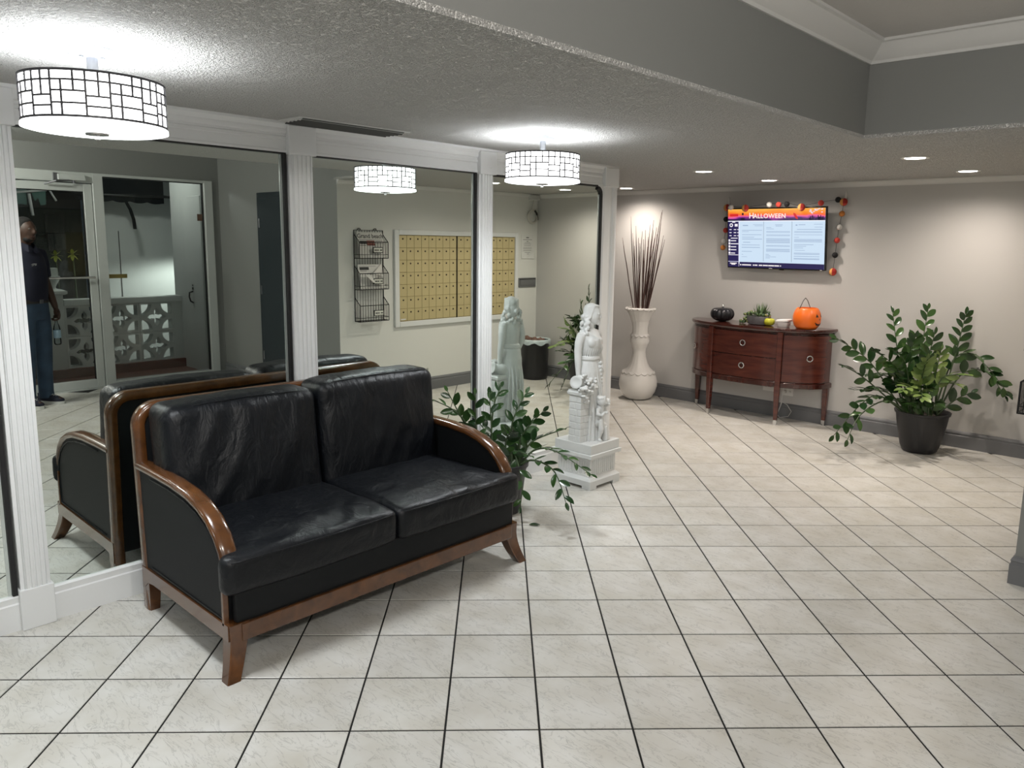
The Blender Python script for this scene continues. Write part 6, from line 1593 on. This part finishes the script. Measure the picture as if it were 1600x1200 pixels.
bm = B(); tube(bm, [(5.5, 0.40, 2.17), (5.5, 1.0, 2.20), (5.5, 1.32, 2.245)], 0.014, 8); ob('lower_tube', bm, M['tubew'], cf, True)
bm = B(); tube(bm, [(5.5, 1.115, 2.19), (5.5, 1.14, 1.92)], 0.020, 8); ob('drop_tube', bm, M['tubew'], cf, True)
bm = B(); tube(bm, [(5.46, 1.34, 2.24), (5.44, 1.40, 2.11)], 0.012, 8); ob('stay_tube', bm, M['tubew'], cf, True)
bm = B(); tube(bm, [(5.5, 0.45, -0.16), (5.5, 0.45, 2.2)], 0.02, 8); ob('upright', bm, M['tubew'], cf, True)
bm = B(); prism(bm, [(0.60, 2.18), (1.09, 2.20), (1.09, 2.05), (1.02, 2.06), (0.94, 2.035), (0.80, 2.06), (0.60, 2.03)], 'x', 5.51, 5.515); prism(bm, [(1.15, 2.20), (1.31, 2.235), (1.30, 2.06), (1.24, 2.05), (1.22, 2.14), (1.18, 2.10)], 'x', 5.512, 5.517); ob('torn_canvas', bm, M['teal'], cf)
bm = B(); prism(bm, [(0.60, 2.22), (1.10, 2.335), (1.10, 2.21), (0.60, 2.19)], 'x', 5.515, 5.52); ob('upper_canvas', bm, mat('pale_canvas', (0.20, 0.28, 0.26), 0.7), cf)
for z0, z1, y0, y1, lab in ((1.715, 1.965, 1.485, 1.72, 'upper dark framed notice board on the wall across the street'), (1.47, 1.70, 1.50, 1.73, 'lower dark framed notice board on the wall across the street')):
    t = thing('notice_board', lab, 'board', (6.29, (y0 + y1) / 2, z0))
    bm = B(); box(bm, 6.270, 6.30, y0, y1, z0, z1, .004); ob('board_frame', bm, M['black'], t)
    bm = B(); box(bm, 6.266, 6.272, y0 + .025, y1 - .025, z0 + .025, z1 - .025); ob('board_face', bm, mat('dark_board_face', (0.018, 0.022, 0.022), 0.8), t)
# white side door with a pull handle on the porch side wall
bm = B(); box(bm, 3.735, 4.075, 2.474, 2.495, -0.012, 2.185, .003); d3 = struct('door_3', bm, M['out_white'])
bm = B(); tube(bm, [(4.035, 2.470, 1.00), (4.035, 2.425, 0.985), (4.035, 2.420, 0.93), (4.035, 2.435, 0.875), (4.035, 2.470, 0.855)], 0.010, 8); ob('pull_handle', bm, M['black'], d3, True)
bm = B(); box(bm, 4.022, 4.048, 2.466, 2.476, 1.02, 1.05); box(bm, 4.026, 4.044, 2.466, 2.476, 1.07, 1.085); ob('lock_plate', bm, M['black'], d3)
# fill light added under the soffit, out of view, to light the porch
pl2 = thing('porch_fill_light', 'unseen round white fill light added under the porch ceiling outside the entrance', 'light', (4.25, 1.75, 2.62))
bm = B(); lathe(bm, [(0.0, 2.575), (0.06, 2.578), (0.095, 2.60), (0.10, 2.62), (0.0, 2.62)], 4.25, 1.75, 24, False, False); ob('dome', bm, emit_mat('porch_fill_dome', (0.9, 1.0, 0.98), 3.0), pl2, True)
lamp_light('porch_fill_bulb', 'POINT', (4.25, 1.75, 2.52), PORCH_FILL_W, (1.0, 0.98, 0.95), pl2, shadow_soft_size=0.06)

bo = thing('fill_bollard', 'unseen hooded light added beyond the porch side wall to light the far wall', 'light', (4.98, 3.15, -0.16))  # hidden lamp added to brighten the lower part of the far wall
bm = B(); lathe(bm, [(0.05, -0.16), (0.045, 1.46)], 4.98, 3.15, 16); ob('pole', bm, M['alu_dark'], bo, True, ang=40)
bm = B(); lathe(bm, [(0.0, 1.56), (0.10, 1.55), (0.13, 1.53), (0.13, 1.50), (0.0, 1.51)], 4.98, 3.15, 20, False, False); ob('hood', bm, M['alu_dark'], bo, True, ang=40)
lamp_light('fill_bollard_beam', 'SPOT', (4.90, 3.02, 1.46), 40.0, (0.97, 1.0, 0.97), bo, spot_size=math.radians(172), spot_blend=0.4, shadow_soft_size=0.05)
# ------------------------------------------------------------------ man standing by the entrance (seen in the mirror)
M['skin'] = mat('dark_brown_skin', (0.055, 0.026, 0.016), 0.5); M['polo'] = mat('navy_polo_fabric', (0.006, 0.007, 0.021), 0.85, bump=(300, 0.2, 0.001))
M['denim'] = mat('blue_denim', (0.030, 0.055, 0.095), 0.85, bump=(400, 0.2, 0.001), var=(9, 0.18)); M['belt'] = mat('dark_leather_belt', (0.018, 0.014, 0.012), 0.4)
M['sole'] = mat('white_rubber_sole', (0.60, 0.60, 0.58), 0.5); M['canvas'] = mat('navy_canvas_shoe', (0.010, 0.012, 0.028), 0.8); M['hair'] = mat('black_hair', (0.008, 0.007, 0.007), 0.8)
QX, QY = 2.930, 0.400                       # between the feet; he faces the mirror (-X), his right side is +Y
pn = thing('person', 'man in navy polo shirt and blue jeans holding a water bottle by the door', 'person', (QX, QY, 0))
def W(f_, r_, z): return (QX - f_, QY + r_, z)      # f forward, r to his right
bm = B()
ell = lambda f_, z, rf, rr, n=24, c=0.0: [W(f_ + rf * math.cos(2*PI*k/n), c + rr * math.sin(2*PI*k/n), z) for k in range(n)]
ring_loft(bm, [ell(0, .90, .11, .155), ell(0, 1.0, .115, .155), ell(.01, 1.10, .115, .145), ell(.01, 1.25, .12, .15), ell(.005, 1.40, .12, .16), ell(-.01, 1.50, .10, .15), ell(-.02, 1.555, .06, .11), ell(-.02, 1.58, .05, .06)])
tube(bm, [W(-.02, 0, 1.54), W(.0, 0, 1.66)], [.062, .058], 14)
hc = Vector(W(.020, 0, 1.725))
ball(bm, hc, .098, .076, .115, 20, 16); ball(bm, Vector(W(.055, 0, 1.655)), .055, .056, .055, 14, 10)
tube(bm, [W(.112, 0, 1.748), W(.128, 0, 1.715), W(.132, 0, 1.700), W(.108, 0, 1.690)], [.011, .016, .020, .012], 10)
ball(bm, W(.100, 0, 1.660), .014, .028, .010, 10, 8); ball(bm, W(.098, 0, 1.762), .02, .05, .010, 10, 8)
for s in (-1, 1):
    ball(bm, W(.006, s * .078, 1.715), .020, .010, .032, 8, 8); ball(bm, W(.104, s * .030, 1.735), .008, .016, .009, 8, 6)
def arm_pts(s, hand): return hand
tube(bm, [W(-.01, .11, 1.50), W(-.01, .165, 1.485), W(-.015, .185, 1.38), W(-.015, .200, 1.25), W(.01, .208, 1.17), W(.05, .212, 1.06), W(.085, .212, .965)], [.055, .060, .056, .048, .043, .036, .028], 14)
tube(bm, [W(-.01, -.11, 1.50), W(-.01, -.165, 1.485), W(-.015, -.185, 1.38), W(-.015, -.200, 1.25), W(.01, -.208, 1.17), W(.04, -.212, 1.06), W(.065, -.212, .965)], [.055, .060, .056, .048, .043, .036, .028], 14)
for s, fx in ((1, .095), (-1, .072)):
    ball(bm, W(fx, s * .212, .918), .040, .020, .050, 12, 10)
for s in (-1, 1):
    tube(bm, [W(0, s * .085, .93), W(.005, s * .092, .75), W(.012, s * .098, .52), W(0, s * .102, .35), W(-.01, s * .105, .09)], [.085, .082, .058, .055, .042], 16)
    tube(bm, [W(-.05, s * .108, .045), W(.06, s * .118, .045), W(.16, s * .125, .035)], [.035, .040, .030], 10)
body = ob('body', remeshed(bm, 0.011, 4), M['skin'], pn, True)
# hands: fingers of different length, right one curled round the bottle neck
for s, fx, curl in ((1, .095, 1.0), (-1, .072, .45)):
    bm = B()
    for q, (df, L) in enumerate(((.030, .070), (.010, .080), (-.010, .076), (-.028, .060))):
        a = Vector(W(fx + df, s * .212, .885)); d1 = Vector((0, -s * .25 * curl, -1)).normalized(); b_ = a + d1 * L * .45; d2 = Vector((0, -s * 1.3 * curl, -.6)).normalized(); c = b_ + d2 * L * .33; d3 = Vector((0, -s * 1.2 * curl, .5 * curl - .3)).normalized()
        tube(bm, [a, b_, c, c + d3 * L * .26], [.0105, .0098, .0088, .0070], 8)
    tube(bm, [W(fx + .030, s * .207, .925), W(fx + .052, s * .190, .895), W(fx + .050, s * .174, .865)], [.013, .011, .008], 8)
    ob('fingers', bm, M['skin'], body, True)
for sd in (-1, 1):
    bm = B(); ball(bm, W(.098, sd * .031, 1.737), .0125, .0150, .0085, 10, 8); e_ = ob('eye', bm, mat('eye_white', (0.10, 0.09, 0.085), 0.3), body, True)
    bm = B(); ball(bm, W(.107, sd * .031, 1.737), .0050, .0062, .0062, 8, 6); ob('iris', bm, M['hair'], body, True) if False else bm.free()
bm = B(); ball(bm, W(.104, 0, 1.664), .012, .027, .0065, 12, 6); ob('lips', bm, mat('lips', (0.075, 0.028, 0.022), 0.5), body, True)
# hair, short beard
bm = B(); ball(bm, Vector(W(.002, 0, 1.752)), .100, .080, .102, 20, 12)
for v in bm.verts:
    q = v.co - hc
    if -q.x > 0.03 and q.z < .062: v.co.x = hc.x - 0.03
    if q.z < -.03: v.co.z = hc.z - .03
ob('hair', bm, M['hair'], pn, True)
bm = B(); ball(bm, Vector(W(.052, 0, 1.640)), .052, .060, .036, 14, 8); ob('beard', bm, M['hair'], pn, True)
# polo shirt: body, sleeves, collar, chest mark
bm = B()
ring_loft(bm, [ell(0, 1.035, .136, .172, 28), ell(.01, 1.10, .140, .166, 28), ell(.015, 1.22, .146, .166, 28), ell(.008, 1.36, .142, .176, 28), ell(-.008, 1.46, .125, .180, 28), ell(-.015, 1.52, .100, .160, 28), ell(-.02, 1.560, .075, .115, 28), ell(-.015, 1.585, .066, .075, 28)])
for s in (-1, 1): tube(bm, [W(-.01, s * .10, 1.505), W(-.01, s * .160, 1.495), W(-.014, s * .186, 1.42), W(-.016, s * .202, 1.31), W(-.016, s * .206, 1.265)], [.064, .072, .070, .066, .064], 16)
shirt = ob('polo_shirt', remeshed(bm, 0.012, 3), M['polo'], pn, True)
bm = B()
for s in (-1, 1):
    ring_loft(bm, [[W(-.070, s * .030, 1.625), W(-.085, s * .032, 1.575), W(-.070, s * .028, 1.600)], [W(-.01, s * .075, 1.620), W(-.01, s * .095, 1.565), W(-.01, s * .07, 1.60)], [W(.075, s * .040, 1.585), W(.100, s * .060, 1.515), W(.068, s * .04, 1.57)], [W(.092, s * .004, 1.530), W(.105, s * .020, 1.500), W(.088, s * .004, 1.52)]])
ob('collar', bm, M['polo'], shirt)
bm = B()
vs = [bm.verts.new(W(.150 +   .004, -.070 + y, 1.395 + z)) for y, z in ((-.03, .005), (.0, .014), (.035, .012), (.03, .004), (.0, .006))]; bm.faces.new(vs)
for y, z in ((-.02, -.004), (.01, -.002)):
    vs = [bm.verts.new(W(.154, -.070 + y + a, 1.395 + z + c)) for a, c in ((0, 0), (.022, .003), (.022, -.001), (0, -.004))]; bm.faces.new(vs)
for v in bm.verts: v.co.x += 0.6 * (v.co.y - QY - .0) ** 2
ob('chest_mark', bm, M['sole'], shirt, recalc=False)
# jeans, belt
bm = B(); ring_loft(bm, [ell(0, .86, .115, .170), ell(0, .95, .128, .182), ell(0, 1.05, .124, .174)])
for s in (-1, 1): tube(bm, [W(0, s * .085, .98), W(.0, s * .092, .88), W(.008, s * .096, .74), W(.014, s * .100, .50), W(.0, s * .104, .32), W(-.008, s * .108, .12), W(-.004, s * .110, .055)], [.092, .097, .092, .074, .070, .068, .070], 18)
jeans = ob('jeans', remeshed(bm, 0.012, 3), M['denim'], pn, True)
bm = B(); ring_loft(bm, [[W(.128 * k * math.cos(2*PI*i/32), .178 * k * math.sin(2*PI*i/32), z) for i in range(32)] for z, k in ((1.022, 1.0), (1.022, 1.04), (1.058, 1.04), (1.058, 1.0))]); ob('belt', bm, M['belt'], jeans, True, ang=40)
bm = B(); box(bm, QX - .142, QX - .130, QY - .022, QY + .022, 1.020, 1.060, .003); ob('belt_buckle', bm, M['steel'], jeans)
# sneakers
for s in (-1, 1):
    def foot(f_, r_, z): return W(f_, s * (.108 + .10 * f_) + r_, z)
    outl = [(-.085, -.030), (-.095, 0), (-.085, .030), (-.02, .036), (.06, .046), (.12, .046), (.165, .030), (.180, 0), (.165, -.032), (.12, -.046), (.06, -.044), (-.02, -.034)]
    bm = B(); ring_loft(bm, [[foot(a * 1.02, b_ * 1.04, z) for a, b_ in outl] for z in (0.0, .006, .028)]); so_ = ob('shoe_sole', bm, M['sole'], pn, True, ang=50)
    bm = B(); ring_loft(bm, [[foot(-.02 + (a + .02) * k + dx, b_ * kk, z) for a, b_ in outl] for z, k, kk, dx in ((.026, 1.0, 1.0, 0), (.050, .97, .96, 0), (.072, .78, .82, -.012), (.090, .55, .75, -.030), (.105, .46, .78, -.036))]); sh = ob('sneaker', bm, M['canvas'], pn, True)
    bm = B()
    for q in range(5):
        f_ = .055 + .020 * q; z = .092 - .0075 * q * 1.1
        tube(bm, [foot(f_, -.026, z - .008), foot(f_ + .004, 0, z + .003), foot(f_, .026, z - .008)], .0042, 6)
    ob('shoelaces', bm, M['sole'], sh, True)
# water bottle hanging from his right hand
wbt = thing('water_bottle', 'clear plastic water bottle hanging from the right hand of the man', 'bottle', (QX - .095, QY + .196, .60))
M['pet'] = glass_mat('clear_plastic', (0.86, 0.91, 0.93), 0.05)
px_, py_ = QX - .095, QY + .196
bm = B(); lathe(bm, [(0.0, .590), (.024, .590), (.032, .600), (.033, .640), (.030, .648), (.033, .656), (.033, .690), (.030, .698), (.033, .706), (.033, .745), (.024, .785), (.014, .810), (.013, .840), (.0, .841)], px_, py_, 20, False, False); ob('bottle_body', bm, M['pet'], wbt, True)
bm = B(); lathe(bm, [(.0, .858), (.016, .856), (.016, .838), (.0, .838)], px_, py_, 16, False, False); ob('bottle_cap', bm, M['sole'], wbt, True, ang=40)
bm = B(); lathe(bm, [(.0336, .660), (.0340, .662), (.0340, .738), (.0336, .740)], px_, py_, 20, False, False); ob('bottle_label', bm, mat('pale_blue_label', (0.28, 0.40, 0.50), 0.5), wbt, True)

# the whole figure is turned a little towards the far end of the room
TURN = math.radians(-30)
pn.rotation_euler.z = TURN; pn.location = (2.905, 0.365, 0)
v = Vector((px_ - QX, py_ - QY, 0)); v.rotate(Matrix.Rotation(TURN, 3, 'Z'))
wbt.location = (2.905 + v.x, 0.365 + v.y, 0.60)
